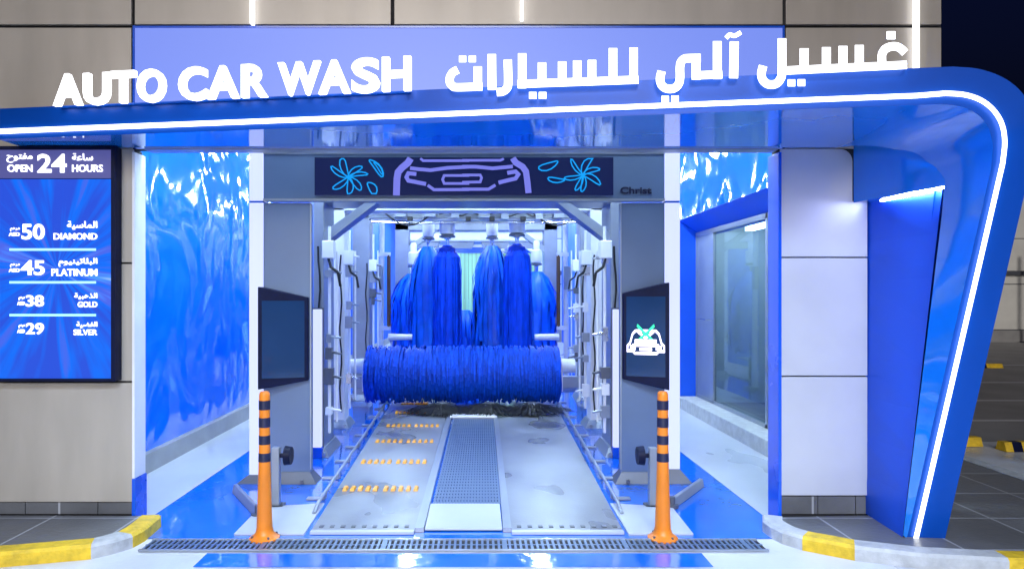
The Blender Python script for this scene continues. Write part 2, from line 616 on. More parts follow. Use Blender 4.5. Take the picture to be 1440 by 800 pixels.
structure('kerb', MB().hexa([(4.62, 5.6, 0), (4.75, 5.6, 0), (4.75, 11, 0), (4.62, 11, 0), (4.62, 5.6, .09), (4.75, 5.6, .09), (4.75, 11, .09), (4.62, 11, .09)]).hexa(
    [(4.75, 5.45, 0), (9, 5.07, 0), (9, 5.2, 0), (4.75, 5.58, 0), (4.75, 5.45, .09), (9, 5.07, .09), (9, 5.2, .09), (4.75, 5.58, .09)]), 'kerb_grey')

# ================================================================== BUILDING
B = thing('car_wash_building', (0, YF, 0), 'grey panelled car wash building with a blue tunnel running through it', 'building')
xlj, xrj = fx(203), fx(1083)          # clear opening
# carcass behind the cladding
mb = MB()
mb.box(-7.5, 3.33, YF + .03, YF + .11, 2.70, 5.3)
mb.box(-7.5, fx(187) - .004, YF + .03, YF + .14, 0, 2.70)
mb.box(fx(1098) + .004, 3.33, YF + .03, YF + .16, 0, 2.70)
mb.build('wall', 'joint', B)
MB().box(xlj, fx(1094), YF - .002, YF + .11, 2.688, 2.699).build('lintel', 'lgrey', B)
# upper cladding, two courses of panels
mb = MB()
zj = fz(37)
g_ = .012
for (a, b) in ((-7.4, -4.7), (-4.7, fx(187)), (fx(187), fx(552)), (fx(552), fx(1103)), (fx(1103), 3.325)):
    mb.box(a + g_, b - g_, YF, YF + .027, zj + g_, 5.3)
for (a, b) in ((-7.4, -4.7), (-4.7, fx(187)), (fx(1103), 3.325)):
    mb.box(a + g_, b - g_, YF, YF + .027, 2.70, zj - g_)
mb.build('cladding', 'clad', B, bevel=.003)
mb = MB().box(fx(187) + .016, fx(1103) - .016, YF - .004, YF + .025, 2.70, zj - .016)
mb.build('light_box', 'signpanel', B)  # blue panel with one even emission
mb = MB()
for (a, b, c, d) in ((fx(187) + .002, fx(187) + .016, 2.70, zj), (fx(1103) - .016, fx(1103) - .002, 2.70, zj), (fx(187) + .016, fx(1103) - .016, zj - .016, zj - .002)):
    mb.box(a, b, YF - .01, YF + .026, c, d)
mb.build('light_box_frame', 'blue_trim', B)
# pier left of the opening
mb = MB()
zs = fz(370)
zb = fz(537)
mb.box(fx(164), fx(187) - .004, YF, YF + .029, zs + .006, 2.695)
mb.box(fx(164), fx(187) - .004, YF, YF + .029, zb + .008, zs - .006)
mb.box(-5.2, fx(187) - .004, YF - .002, YF + .029, .175, zb - .006)
mb.box(-7.4, -5.22, YF, YF + .029, .175, 2.695)
mb.box(-5.2, fx(164) - .01, YF, YF + .029, zb + .008, 2.695)
mb.build('pier_cladding', 'clad', B, bevel=.003)
mb = MB()
x = -7.4
while x < fx(187) - .05:
    mb.box(x, min(x + .52, fx(187) - .01) - .006, YF + .012, YF + .029, PAVE, .17)
    x += .52
mb.build('plinth', 'tile_dark', B)
pr = MB()
x = fx(1098) + .004
while x < fx(1220):
    pr.box(x, min(x + .27, fx(1220)) - .006, YF + .012, YF + .029, PAVE, .21)
    x += .27
pr.build('plinth', 'tile_dark', B)
# jambs of the opening
mb = MB().box(fx(187) - .002, fx(190.5), YF - .012, YF + .15, fz(672), 2.67)
mb.build('door_jamb', 'white', B, bevel=.003)
mb = MB().box(fx(187) + .0, fx(190.5) + .006, YF - .016, YF + .155, .005, fz(672) - .002)
mb.build('door_jamb_base', 'blue_trim', B)
mb = MB().box(fx(1094), fx(1098) + .002, YF - .012, YF + .17, .005, 2.67)
mb.build('door_jamb', 'blue_trim', B, bevel=.004)
# column right of the opening: three panels with a rounded top corner
xc0, xc1, xc2 = fx(1098) + .004, fx(1199), fx(1220)
mb = MB()
zh = fz(283)
arc = []
rc = .09
for i in range(7):
    a = i / 6 * math.pi / 2
    arc.append((xc1 - rc + rc * math.sin(a), 2.695 - rc + rc * math.cos(a)))
z0 = fz(362)
poly = [(xc0, z0 + .005), (xc2, z0 + .005), (xc2, zh), (xc1, zh)] + arc[::-1] + [(xc0, 2.695)]
mb.prism([(x, YF, z) for x, z in poly], (0, .029, 0))
z1 = fz(529)
mb.box(xc0, xc2, YF, YF + .029, z1 + .005, z0 - .005)
mb.box(xc0, xc2, YF, YF + .029, .22, z1 - .005)
mb.build('column_cladding', 'clad_side', B, bevel=.003)
# tunnel: left wall, right wall with window, ceiling, rear
MB().quad((XL, YF + .16, .19), (XL, 10.2, .19), (XL, 10.2, 4.4), (XL, YF + .16, 4.4)).build('wall_film', 'wet_wall', B)
MB().quad((XL, 10.2, .19), (XL, FEND, .19), (XL, FEND, 4.4), (XL, 10.2, 4.4)).build('side_wall', 'blue_wall', B)
mb = MB().box(XL - .2, XL + .06, YF + .16, FEND, .0, .19)
mb.build('skirting', 'skirting', B, bevel=.006)
MB().quad((XR, FEND, 0), (XR, 10.0, 0), (XR, 10.0, 4.4), (XR, FEND, 4.4)).build('side_wall', 'blue_wall', B)
MB().quad((XR, 10.0, 2.74), (XR, YF + .16, 2.74), (XR, YF + .16, 4.4), (XR, 10.0, 4.4)).build('wall_film', 'wet_wall', B)
mb = MB()
mb.quad((XR, 10.0, .0), (3.33, 10.0, .0), (3.33, 10.0, 2.74), (XR, 10.0, 2.74))
mb.quad((XR, 10.0, 2.738), (XR, YF + .16, 2.738), (3.33, YF + .16, 2.50), (3.33, 10.0, 2.50))
mb.build('window_reveal', 'blue_wall', B)
mb = MB().box(XR, 3.33, YF + .16, 9.995, .0, .175)
mb.build('window_ledge', 'kerb_grey', B, bevel=.01)
wdw = MB()
for y in (9.97, 9.28, 7.55, 6.1):
    wdw.box(3.19, 3.23, y - .03, y + .03, .177, 2.56)
wdw.box(3.19, 3.23, YF + .3, 9.94, .177, .22)
wdw.box(3.19, 3.23, YF + .3, 9.94, 2.50, 2.56)
wdw = wdw.build('window', 'lgrey', B)
MB().quad((3.21, 9.25, .22), (3.21, YF + .3, .22), (3.21, YF + .3, 2.5), (3.21, 9.25, 2.5)).build('pane', 'glass', wdw)
mb = MB().box(3.195, 3.225, 9.31, 9.94, .222, 1.30).box(3.195, 3.225, 9.31, 9.94, 1.31, 2.498)
mb.build('panel', 'lgrey', wdw)
mb = MB().quad((XL, YF + .11, 4.4), (XL, FEND, 4.4), (3.33, FEND, 4.4), (3.33, YF + .11, 4.4))
mb.build('ceiling', 'ceil_dark', B)
RM = []
for (q) in ([(4.4, 6.9, .0), (4.4, 9.98, .0), (4.4, 9.98, 2.62), (4.4, 6.9, 2.62)], [(3.34, 9.98, .0), (4.4, 9.98, .0), (4.4, 9.98, 2.62), (3.34, 9.98, 2.62)],
            [(3.34, 6.9, 2.62), (4.4, 6.9, 2.62), (4.4, 9.98, 2.62), (3.34, 9.98, 2.62)], [(3.34, 6.9, 0), (4.4, 6.9, 0), (4.4, 6.9, 2.62), (3.34, 6.9, 2.62)],
            [(3.34, 6.9, .05), (4.4, 6.9, .05), (4.4, 9.98, .05), (3.34, 9.98, .05)]):
    RM.append(q)
mb = MB()
for q in RM:
    mb.quad(*q)
mb.build('side_room', 'room', B)  # added pale box behind the glass, stands in for reflections on it
MB().box(3.8, 3.9, 7.2, 9.7, 2.56, 2.61).build('room_light', 'room_tube', B)  # added tube, only there to brighten the pale box
MB().box(4.30, 4.39, 8.15, 8.55, .06, 2.4).build('room_cabinet', 'room_green', B)  # added green strip, stands in for a reflection in the glass
for y in (7.45, 7.65, 9.1):
    MB().cyl((4.33, y, .06), (4.33, y, 2.6), .035, .035, 10).build('room_pipe', 'lgrey', B)  # added upright bars, also in place of reflections
mb = MB().box(-3.4, 3.4, YF + .115, FEND + .2, 4.42, 4.6)
mb.build('roof', 'clad', B)
mb = MB().box(XL, XR, FEND, FEND + .2, 3.45, 4.4).box(XL, -2.3, FEND, FEND + .2, 0, 3.45).box(2.2, XR, FEND, FEND + .2, 0, 3.45)
mb.build('rear_wall', 'ceil', B)
mb = MB().box(-2.3, 2.2, FEND - .12, FEND - .02, 3.25, 3.46)
mb.build('curtain_rail', 'blue_trim', B)
mb = MB()
x = -2.3
while x < 2.18:
    yy = FEND - .08 + rnd.uniform(-.02, .02)
    mb.box(x, x + .145, yy, yy + .006, .05, 3.26)
    x += .15
mb.build('strip_curtain', 'green', B)
# vertical light lines on the facade
for u, v1 in ((354, 34), (734, 28), (1290, 100)):
    zz = fz(v1, 4.84)
    x = fx(u, 4.84)
    MB().box(x - .010, x + .010, 4.83, YF - .002, zz, 5.2).build('light_strip', 'strip', B)

# ceiling tube lights
t0 = thing('tube_light', (-1.6, 6.6, 4.40), 'long white tube light fixed under the tunnel ceiling', 'light', 'tube lights under the tunnel ceiling')
MB().box(-1.68, -1.52, 5.9, 7.3, 4.35, 4.398).build('housing', 'white', t0)
MB().box(-1.66, -1.54, 5.93, 7.27, 4.31, 4.349).build('tube', 'tube', t0)
for ix, x in enumerate((-1.6, 1.45)):
    for iy, y in enumerate((6.6, 9.4, 12.2, 15.0, 17.8, 20.6, 23.4, 5.55)):
        if ix or iy:
            copy_tree(t0).location = (x, y, 4.40)

# ================================================================== CANOPY
KX = 0.1458
NC = Vector((-KX, -1, 0)).normalized()


def Zc(u, off=0.0):
    return (4.13 - off * 1.0106) / (1 + KX / F * (u - U0))


def P(u, v, off=0.0):
    return W(u, v, Zc(u, off))


def Pl(u, v, off=0.0):
    """canopy front: vertical plane that leans back down the leg"""
    Z = Zc(u, off)
    if v > 200:
        Z += (4.42 - Zc(1290)) * (v - 200) / 557
    return W(u, v, Z)


def vh(h, u, off=0.0):
    return V0 - (h - H) * F / Zc(u, off)


def curve(pts, k=4):
    q = [Vector(p) for p in pts]
    q = [q[0] * 2 - q[1]] + q + [q[-1] * 2 - q[-2]]
    new = []
    for i in range(1, len(q) - 2):
        for j in range(k):
            t = j / k
            new.append(.5 * (2 * q[i] + (q[i + 1] - q[i - 1]) * t + (2 * q[i - 1] - 5 * q[i] + 4 * q[i + 1] - q[i + 2]) * t * t + (3 * q[i] - q[i - 1] - 3 * q[i + 1] + q[i + 2]) * t ** 3))
    return new + [q[-2]]


CN = thing('entrance_canopy', (0, 4.3, 0), 'glossy blue entrance canopy with slanted leg and white light line along its front', 'canopy')
us = [-3, 150, 300, 450, 600, 750, 900, 1050, 1200, 1290]
out = [Pl(u, vh(2.905, u)) for u in us]
led = [(u, vh(2.752, u)) for u in us]
inn = [Pl(u, vh(2.70, u)) for u in us]
co = [(1340, 94), (1375, 97), (1408, 108), (1433, 126), (1449, 150), (1457, 180), (1455, 212)]
cl = [(1330, 131.5), (1356, 133.5), (1379, 141), (1397, 155), (1409, 175), (1413, 200), (1410, 230)]
ci = [(1322, 147), (1346, 149), (1366, 156), (1382, 168), (1392, 185), (1396, 208), (1394, 236)]
co, cl, ci = ([tuple(p) for p in curve(c_)] for c_ in (co, cl, ci))
out += [Pl(*p) for p in co]
led += cl
inn += [Pl(*p) for p in ci]
for i in range(1, 10):
    t = i / 9
    out.append(Pl(1455 + (1329 - 1455) * t, 212 + (757 - 212) * t))
    led.append((1410 + (1288 - 1410) * t, 230 + (757 - 230) * t))
    inn.append(Pl(1394 + (1275 - 1394) * t, 236 + (757 - 236) * t))
MB().ribbon(out, inn).build('fascia', 'fascia', CN, smooth=True)
# light line, proud of the fascia
lb = MB()
stroke(lb, led, 7.0, Pl, .018, .016)
lb.build('light_line', 'led', CN)
# soffit and inner return
nS, nC = len(us), len(co)
back = []
for i, p in enumerate(inn):
    if i < nS:
        back.append(Vector((p.x, YF - .004, p.z)))
    elif i < nS + nC:
        t = (i - nS) / (nC - 1)
        back.append(Vector((p.x, YF - .004 + (4.14 - YF) * t, p.z)))
    else:
        t = (i - nS - nC + 1) / 9
        a = inn[nS + nC - 1]
        top = Vector((a.x + .01, 4.14, a.z))
        bot = W(1270, 752, 4.40)
        back.append(top.lerp(bot, t))
MB().ribbon(inn, back).build('soffit', 'soffit', CN, smooth=True)
roofb = [Vector((p.x + .25 * min(1, max(0, (i - nS) / nC)), max(p.y + .5, YF - .004) if i < nS + 4 else p.y + .55 + .3 * max(0, 1 - (i - nS - 4) / nC), p.z)) for i, p in enumerate(out)]
MB().ribbon(out, roofb).build('roof_panel', 'fascia', CN, smooth=True)
MB().add([out[0], inn[0], back[0], roofb[0]], [[0, 1, 2, 3]]).build('end_panel', 'fascia', CN)
# header panel and recessed wing between column and leg
mtop, mbot = back[nS + nC - 1], back[-1]
zhd = 2.31
ca, cbp = Vector((xc1 + .004, YF - .006, 0)), Vector((mtop.x, mtop.y, 0))
MB().quad(Vector((ca.x, ca.y, zhd)), Vector((cbp.x, cbp.y, zhd)), Vector((cbp.x, cbp.y, 2.72)), Vector((ca.x, ca.y, 2.72))).quad(
    Vector((ca.x, ca.y, zhd)), Vector((cbp.x, cbp.y, zhd)), Vector((cbp.x + .2, cbp.y + .1, zhd)), Vector((ca.x + .2, ca.y + .14, zhd))).build('header_panel', 'soffit', CN)
d2 = Vector((.035, .075, 0))
wt0, wt1 = Vector((xc2 + .002, YF + .10, zhd)), Vector((cbp.x, cbp.y, zhd)) + d2
wb0, wb1 = Vector((xc2 + .002, YF + .10, PAVE)), Vector((mbot.x, mbot.y, PAVE)) + d2 * .3
A = [wt0.lerp(wb0, i / 8) for i in range(9)]
Bq = [wt1.lerp(wb1, i / 8) for i in range(9)]
MB().ribbon(A, Bq).build('wing_panel', 'blue_wing', CN)
p0, p1 = Vector((xc2 + .03, YF - .06, zhd - .010)), Vector((cbp.x + .005, cbp.y + .02, zhd - .010))
dd = (p1 - p0)
nn = Vector((-dd.y, dd.x, 0)).normalized() * .008
MB().hexa([p0 - nn, p1 - nn, p1 + nn, p0 + nn, p0 - nn + EZ * .01, p1 - nn + EZ * .01, p1 + nn + EZ * .01, p0 + nn + EZ * .01]).build('wing_light', 'wing_led', CN)
# leg: back faces
rb = [p + Vector((.12, .5, 0)) for p in out[nS + nC - 1:]]
MB().ribbon(rb, [b + Vector((.02, .12, 0)) for b in back[nS + nC - 1:]]).build('leg_back', 'fascia', CN)

# ================================================================== SIGNS
SG = thing('english_sign', tuple(P(330, 145)), 'glowing white English letters reading AUTO CAR WASH along the canopy edge', 'sign')
for ch, u0, u1 in (('A', 79, 118), ('U', 121, 157), ('T', 159, 193), ('O', 196, 235), ('C', 254, 293), ('A', 294, 338), ('R', 342, 378), ('W', 393, 452), ('A', 450, 494), ('S', 496, 535),
                   ('H', 539, 579)):
    a = P(u0, vh(2.885, u0, .05), .05)
    b = P(u1, vh(2.885, u1, .05), .05)
    ex = (b - a)
    w = ex.length
    ex.normalize()
    hh = .205 if ch not in 'OCS' else .212
    mb = text_into(MB(), ch, a + EZ * (0 if ch not in 'OCSU' else -.004), ex, EZ, NC, w=w, h=hh, bold=.03, depth=.03)
    mb.build('letter', 'letter', SG)
mb = MB()
a, b = P(85, vh(2.893, 85, .012), .012), P(577, vh(2.893, 577, .012), .012)
mb.tube([a, b], .008, 6)
mb.build('mounting_rail', 'fascia', SG)

AG = thing('arabic_sign', tuple(P(950, 120)), 'glowing white Arabic lettering along the right half of the canopy edge', 'sign')


def zr(k, pts):
    s, ox, oy = {1: (7.273, 620, 40), 2: (7.273, 760, 40), 3: (7.273, 910, 40), 4: (7.269, 1050, 30), 5: (7.271, 1160, 30)}[k]
    return [(x / s + ox, y / s + oy) for x, y in pts]


def sq(k, x, y, s):
    return zr(k, [(x - s / 2, y), (x + s / 2, y)]), s / 7.27


words = []
wd = [  # strokes: (points, width)
    (zr(1, [(172, 425), (120, 455), (92, 505), (92, 555), (120, 592), (170, 605), (424, 597)]), 12.2),
    (zr(1, [(378, 640), (378, 392)]), 12.4),
    sq(1, 222, 315, 72), sq(1, 322, 315, 72)]
words.append(('word', wd, True))
words.append(('word', [(zr(1, [(520, 266), (523, 632)]), 12.8)], True))
words.append(('word', [(zr(1, [(684, 322), (688, 560), (672, 618), (630, 648), (572, 655)]), 12.4)], True))
wd = [(zr(1, [(784, 572)]) + zr(2, [(1002, 527)]), 12.2), (zr(1, [(831, 258), (831, 615)]), 12.4)]
for x, y0, y1 in ((16, 352, 560), (222, 342, 555), (376, 332, 550), (527, 326, 545), (742, 205, 540), (953, 200, 560)):
    wd.append((zr(2, [(x, y0), (x, y1)]), 12.6))
wd += [sq(1, 940, 688, 76), sq(1, 1040, 688, 76)]
words.append(('word', wd, True))
wd = [(zr(3, [(148, 440), (132, 520), (148, 580), (185, 612), (235, 622), (285, 610), (322, 570), (336, 510), (336, 400), (348, 345), (380, 315), (425, 308), (548, 306)]), 12.6),
      (zr(3, [(500, 308), (500, 528)]), 12.8), (zr(3, [(460, 484), (768, 474)]), 12.2), (zr(3, [(718, 134), (718, 520)]), 13.2),
      sq(3, 185, 728, 76), sq(3, 285, 725, 76)]
words.append(('word', wd, True))
words.append(('word', [(zr(3, [(892, 138), (884, 512)]), 13.6), (zr(3, [(808, 102), (845, 68), (895, 78), (960, 44)]), 6.5)], True))
wd = [(zr(4, [(168, 458), (150, 540), (165, 600), (205, 640), (258, 650), (310, 635), (345, 590), (360, 520), (361, 178)]), 12.8),
      (zr(4, [(360, 508)]) + zr(5, [(838, 448)]), 12.4)]
for k, x, y0, y1 in ((4, 588, 280, 520), (4, 815, 268, 510), (5, 185, 256, 490), (5, 352, 246, 485)):
    wd.append((zr(k, [(x, y0), (x, y1)]), 13.4))
wd += [(zr(5, [(820, 325), (785, 290), (735, 262), (675, 262), (620, 285), (588, 330), (582, 380), (590, 470)]), 12.6),
       sq(4, 458, 632, 76), sq(4, 560, 630, 76), sq(5, 676, 146, 88)]
words.append(('word', wd, True))
for nm, wd, _ in words:
    mb = MB()
    for i, (pts, w) in enumerate(wd):
        stroke(mb, pts, w * .92, P, .05 + i * .0004, .03, smooth_=True)
    mb.build(nm, 'letter', AG)

# price board on the pier
YB = 4.80
PB = thing('price_board', (fx(80, YB), YB, 1.0), 'tall glowing price board with white prices on a blue screen, on the pier', 'price board')
bx0, bx1 = fx(-9, YB), fx(163, YB)
bz0, bz1 = fz(536, YB), fz(206, YB)
sx0, sx1 = fx(-4, YB), fx(157, YB)
mb = MB()
mb.box(bx0, bx1, YB + .01, YF + .0, bz0, bz1)
mb.box(bx0, sx0, YB - .012, YB + .01, bz0, bz1)
mb.box(sx1, bx1, YB - .012, YB + .01, bz0, bz1)
mb.box(sx0, sx1, YB - .012, YB + .01, fz(211, YB), bz1)
mb.box(sx0, sx1, YB - .012, YB + .01, bz0, fz(532, YB))
mb.build('frame', 'black', PB, bevel=.003)
hd = MB().quad((sx0, YB, fz(251, YB)), (sx1, YB, fz(251, YB)), (sx1, YB, fz(211, YB)), (sx0, YB, fz(211, YB))).build('header_panel', 'hdr', PB)
sc_m = screen_mat(fx(80, YB) - PB.location.x, fz(378, YB) - PB.location.z)
scn = MB().quad((sx0, YB + .002, fz(532, YB)), (sx1, YB + .002, fz(532, YB)), (sx1, YB + .002, fz(252, YB)), (sx0, YB + .002, fz(252, YB))).build('screen', sc_m, PB)


def px_text(mb, body, u0, u1, vt, vb, bold=.012, Z=YB, d=.006):
    text_into(mb, body, Vector((fx(u0, Z), Z - .001, fz(vb, Z))), EX, EZ, NY, w=fx(u1, Z) - fx(u0, Z), h=fz(vt, Z) - fz(vb, Z), bold=bold, depth=d)


mb = MB()
px_text(mb, shape_ar('مفتوح'), 10, 46, 216, 229, .006)
px_text(mb, 'OPEN', 11, 46, 232, 242)
px_text(mb, '24', 53, 94, 217, 243, .02)
px_text(mb, shape_ar('ساعة'), 102, 131, 216, 226, .006)
px_text(mb, 'HOURS', 102, 145, 232, 242)
mb.build('lettering', 'txt', hd)
rows = [('50', 31, 63, 315, 337, 'الماسية', 95, 137, 311, 323, 'DIAMOND', 76, 137, 328, 337, 13, 28),
        ('45', 30, 63, 366, 387, 'البلاتينيوم', 83, 137, 363, 375, 'PLATINUM', 73, 137, 378, 388, 13, 28),
        ('38', 37, 62, 415, 431, 'الذهبية', 105, 137, 412, 421, 'GOLD', 110, 137, 424, 432, 25, 35),
        ('29', 37, 62, 454, 470, 'الفضية', 108, 137, 452, 461, 'SILVER', 104, 137, 463, 471, 25, 35)]
for (n, a, b, vt, vb, ar, c, d, at, ab, en, e, f_, et, eb, k0, k1) in rows:
    mb = MB()
    px_text(mb, n, a, b, vt, vb, .02)
    px_text(mb, shape_ar(ar), c, d, at, ab, .006)
    px_text(mb, en, e, f_, et, eb, .012)
    vm = (vt + vb) / 2
    px_text(mb, shape_ar('درهم'), k0 + 2, k1, vm - 6, vm - 1, .004)
    px_text(mb, 'AED', k0, k1, vm + 1, vm + 6, .01)
    mb.build('lettering', 'txt', scn)
for v in (351, 397, 443):
    MB().box(fx(14, YB), fx(135, YB), YB - .006, YB, fz(v + 1.6, YB), fz(v - 1.6, YB)).build('divider', 'divider', scn)

# ================================================================== ENTRANCE PORTAL
ZP = 6.0
PT = thing('entrance_portal', (-.12, ZP, 0), 'wide grey metal portal carrying a dark cartoon car display over the wash lane', 'portal')
pxl, pxa, pxb, pxr = fx(370, ZP), fx(437, ZP), fx(873, ZP), fx(935, ZP)
pzt, pzb = fz(212, ZP), fz(283, ZP)
for a, b, sg in ((pxl, pxa, 1), (pxb, pxr, -1)):
    c = MB().box(a, b, ZP, ZP + .09, .07, pzb - .012).build('column', 'grey', PT, bevel=.012)
    fb = MB()
    e0 = a if sg > 0 else a - .06
    e1 = b + .06 if sg > 0 else b
    fb.hexa([(e0, ZP - .06, .006), (e1, ZP - .06, .006), (e1, ZP + .16, .006), (e0, ZP + .16, .006), (a + .002, ZP - .012, .10), (b - .002, ZP - .012, .10), (b - .002, ZP + .10, .10), (a + .002, ZP + .10, .10)])
    for q in (.25, .75):
        fb.cyl((e0 + (e1 - e0) * q, ZP - .052, .03), (e0 + (e1 - e0) * q, ZP - .075, .03), .016, n=8)
    fb.build('foot', 'dgrey', c)
    edge = b if sg > 0 else a
    MB().box(edge - .006, edge + .006, ZP - .006, ZP, .12, pzb - .015).build('edge_trim', 'lgrey', c)
bm_ = MB().box(pxl, pxr, ZP, ZP + .09, pzb, pzt).build('beam', 'grey', PT, bevel=.012)
MB().box(pxl + .003, pxr - .003, ZP - .012, ZP, pzb, pzb + .022).box(pxl + .003, pxr - .003, ZP - .008, ZP, pzt - .03, pzt - .004).build('beam_trim', 'lgrey', bm_)
dx0, dx1, dz0, dz1 = fx(443, ZP), fx(862, ZP), fz(275, ZP), fz(222, ZP)
ds = MB().box(dx0, dx1, ZP - .016, ZP, dz0, dz1).build('display', 'disp', PT)


def PD(u, v, off=0):
    p = W(u, v, ZP)
    p.y = ZP - .016 - off
    return p


def d6(pts):
    return [(x / 6.261 + 430, y / 6.261 + 210) for x, y in pts]


def d7(pts):
    return [(x / 5.143 + 650, y / 5.143 + 210) for x, y in pts]


car = MB()
k = 0
for pts, w in ((d6([(925, 85), (900, 125), (850, 165), (815, 205), (805, 260), (800, 410)]), 9.5), (d6([(1010, 85), (1035, 105), (1440, 105)]), 3.5),
               (d6([(920, 170), (1000, 180), (1100, 188), (1250, 168), (1440, 158)]), 5), (d6([(975, 222), (905, 215), (888, 250), (905, 280), (960, 290), (1060, 310)]), 5.5),
               (d6([(1075, 320), (1130, 360), (1440, 358)]), 4.2), (d6([(1440, 235), (1220, 235), (1205, 270), (1220, 305), (1440, 305)]), 3.6),
               (d7([(300, 72), (275, 84), (0, 84)]), 3.5), (d7([(0, 130), (100, 130), (220, 142), (365, 128)]), 5),
               (d7([(325, 175), (385, 165), (405, 185), (385, 215), (320, 230), (262, 245)]), 5.5), (d7([(240, 262), (190, 292), (0, 292)]), 4.2),
               (d7([(0, 190), (130, 190), (140, 210), (130, 240), (0, 242)]), 3.6), (d7([(365, 68), (385, 100), (435, 130), (460, 165), (470, 240), (478, 320)]), 8.5)):
    k += 1
    stroke(car, pts, w, PD, .002 + k * .0004, .002)
car.build('car_drawing', 'lav', ds)
fl, fr2 = MB(), MB()
k = 0


def petal(cx, cy, ang, ln, wd, conv):
    ang += rnd.uniform(-.22, .22)
    ln *= rnd.uniform(.8, 1.12)
    wd *= rnd.uniform(.6, 1.25)
    bend = rnd.uniform(.2, .5)
    ca_, sa_ = math.cos(ang), math.sin(ang)
    pts = []
    for i in range(13):
        t = i / 12 * 2 * math.pi
        x = ln * (.5 - .5 * math.cos(t))
        y = wd * math.sin(t) * (.4 + .6 * (x / ln)) + bend * (x / ln) ** 2 * ln
        pts.append((cx + x * ca_ - y * sa_, cy + x * sa_ + y * ca_))
    return conv(pts)


pieces = []
for i in range(7):
    pieces.append((petal(380, 250, i * 2 * math.pi / 7 + .5, 165, 38, d6), 1.7))
pieces += [(petal(545, 300, .5, 120, 42, d6), 1.8), (petal(560, 100, .45, 180, 40, d6), 1.8), (petal(600, 120, .4, 110, 20, d6), 1.6)]
for i in range(7):
    pieces.append((petal(870, 190, i * 2 * math.pi / 7 + .2, 125, 30, d7), 1.7))
pieces += [(petal(740, 225, 2.75, 140, 34, d7), 1.8), (petal(690, 90, 2.6, 150, 36, d7), 1.8)]
for pts, w in pieces:
    k += 1
    pts = [(min(max(a, 446), 859), min(max(b, 224), 273)) for a, b in pts]
    stroke(fl if pts[0][0] < 650 else fr2, pts, w, PD, .002 + k * .0003, .002)
fl.build('brush_drawing', 'cyan', ds)
fr2.build('brush_drawing', 'cyan', ds)
lg = MB()
text_into(lg, 'Christ', Vector((fx(872, ZP), ZP - .001, fz(273, ZP))), EX, EZ, NY, w=fx(916, ZP) - fx(872, ZP), h=.062, bold=.035, depth=.006)
lg.build('maker_lettering', 'navy', bm_)
# screens on the portal columns: wedge boxes whose outer edge stands proud
for sg in (-1, 1):
    if sg < 0:
        o_, i_ = pxl + .006, pxa - .012
        co_ = [(403, 548), (418, 535)]
    else:
        o_, i_ = pxr - .006, pxb + .008
        co_ = [(397, 549), (412, 533)]
    yo, yi = 5.83, 5.95
    zo0, zo1 = fz(co_[0][1], yo), fz(co_[0][0], yo)
    zi0, zi1 = fz(co_[1][1], yi), fz(co_[1][0], yi)
    mb = MB()
    p = [Vector((o_, yo, zo0)), Vector((i_, yi, zi0)), Vector((i_, ZP - .002, zi0)), Vector((o_, ZP - .002, zo0)),
         Vector((o_, yo, zo1)), Vector((i_, yi, zi1)), Vector((i_, ZP - .002, zi1)), Vector((o_, ZP - .002, zo1))]
    mb.hexa(p)
    sb = mb.build('screen_box', 'black', PT, bevel=.008)
    ex = (Vector((i_, yi, 0)) - Vector((o_, yo, 0)))
    w = ex.length
    ex.normalize()
    nr = Vector((ex.y, -ex.x, 0))
    if nr.y > 0:
        nr = -nr
    org = Vector((o_, yo, 0)) + nr * .003
    a0, a1 = .035, w - .03
    zA, zB = max(zo0, zi0) + .03, min(zo1, zi1) - .03
    gl = MB().quad(org + ex * a0 + EZ * zA, org + ex * a1 + EZ * zA, org + ex * a1 + EZ * zB, org + ex * a0 + EZ * zB).build('glass', 'glass_dark', sb)
    if sg > 0:
        # wash programme icon: outlined car with a green cross of water above
        def PI(u, v, off=0):
            # local icon coordinates 0..1 across the screen, v downward
            t = a0 + (a1 - a0) * (1 - u)
            return org + ex * t + EZ * (zB + (zA - zB) * v) + nr * (.003 + off)
        icw, icg = MB(), MB()
        k = 0
        for pts in ([(.16, .47), (.24, .43), (.76, .43), (.84, .47), (.90, .58), (.97, .62), (.97, .68), (.84, .68), (.78, .71), (.22, .71), (.16, .68), (.03, .68), (.03, .62), (.10, .58), (.16, .47)],
                    [(.16, .61), (.84, .61)], [(.34, .66), (.66, .66)], [(.3, .44), (.5, .52), (.7, .44)]):
            k += 1
            stroke(icw, pts, .035, PI, .001 * k, .001)
        for pts in ([(.28, .36), (.5, .47), (.72, .36)], [(.3, .56), (.5, .46), (.7, .56)]):
            k += 1
            stroke(icg, pts, .04, PI, .001 * k, .001)
        stroke(icw, [(.22, .57), (.78, .57)], .07, PI, .0085, .001)
        stroke(icw, [(.1, .64), (.24, .64)], .06, PI, .009, .001)
        stroke(icw, [(.76, .64), (.9, .64)], .06, PI, .0095, .001)
        icw.build('car_icon', 'iconw', gl)
        icg.build('water_icon', 'icong', gl)

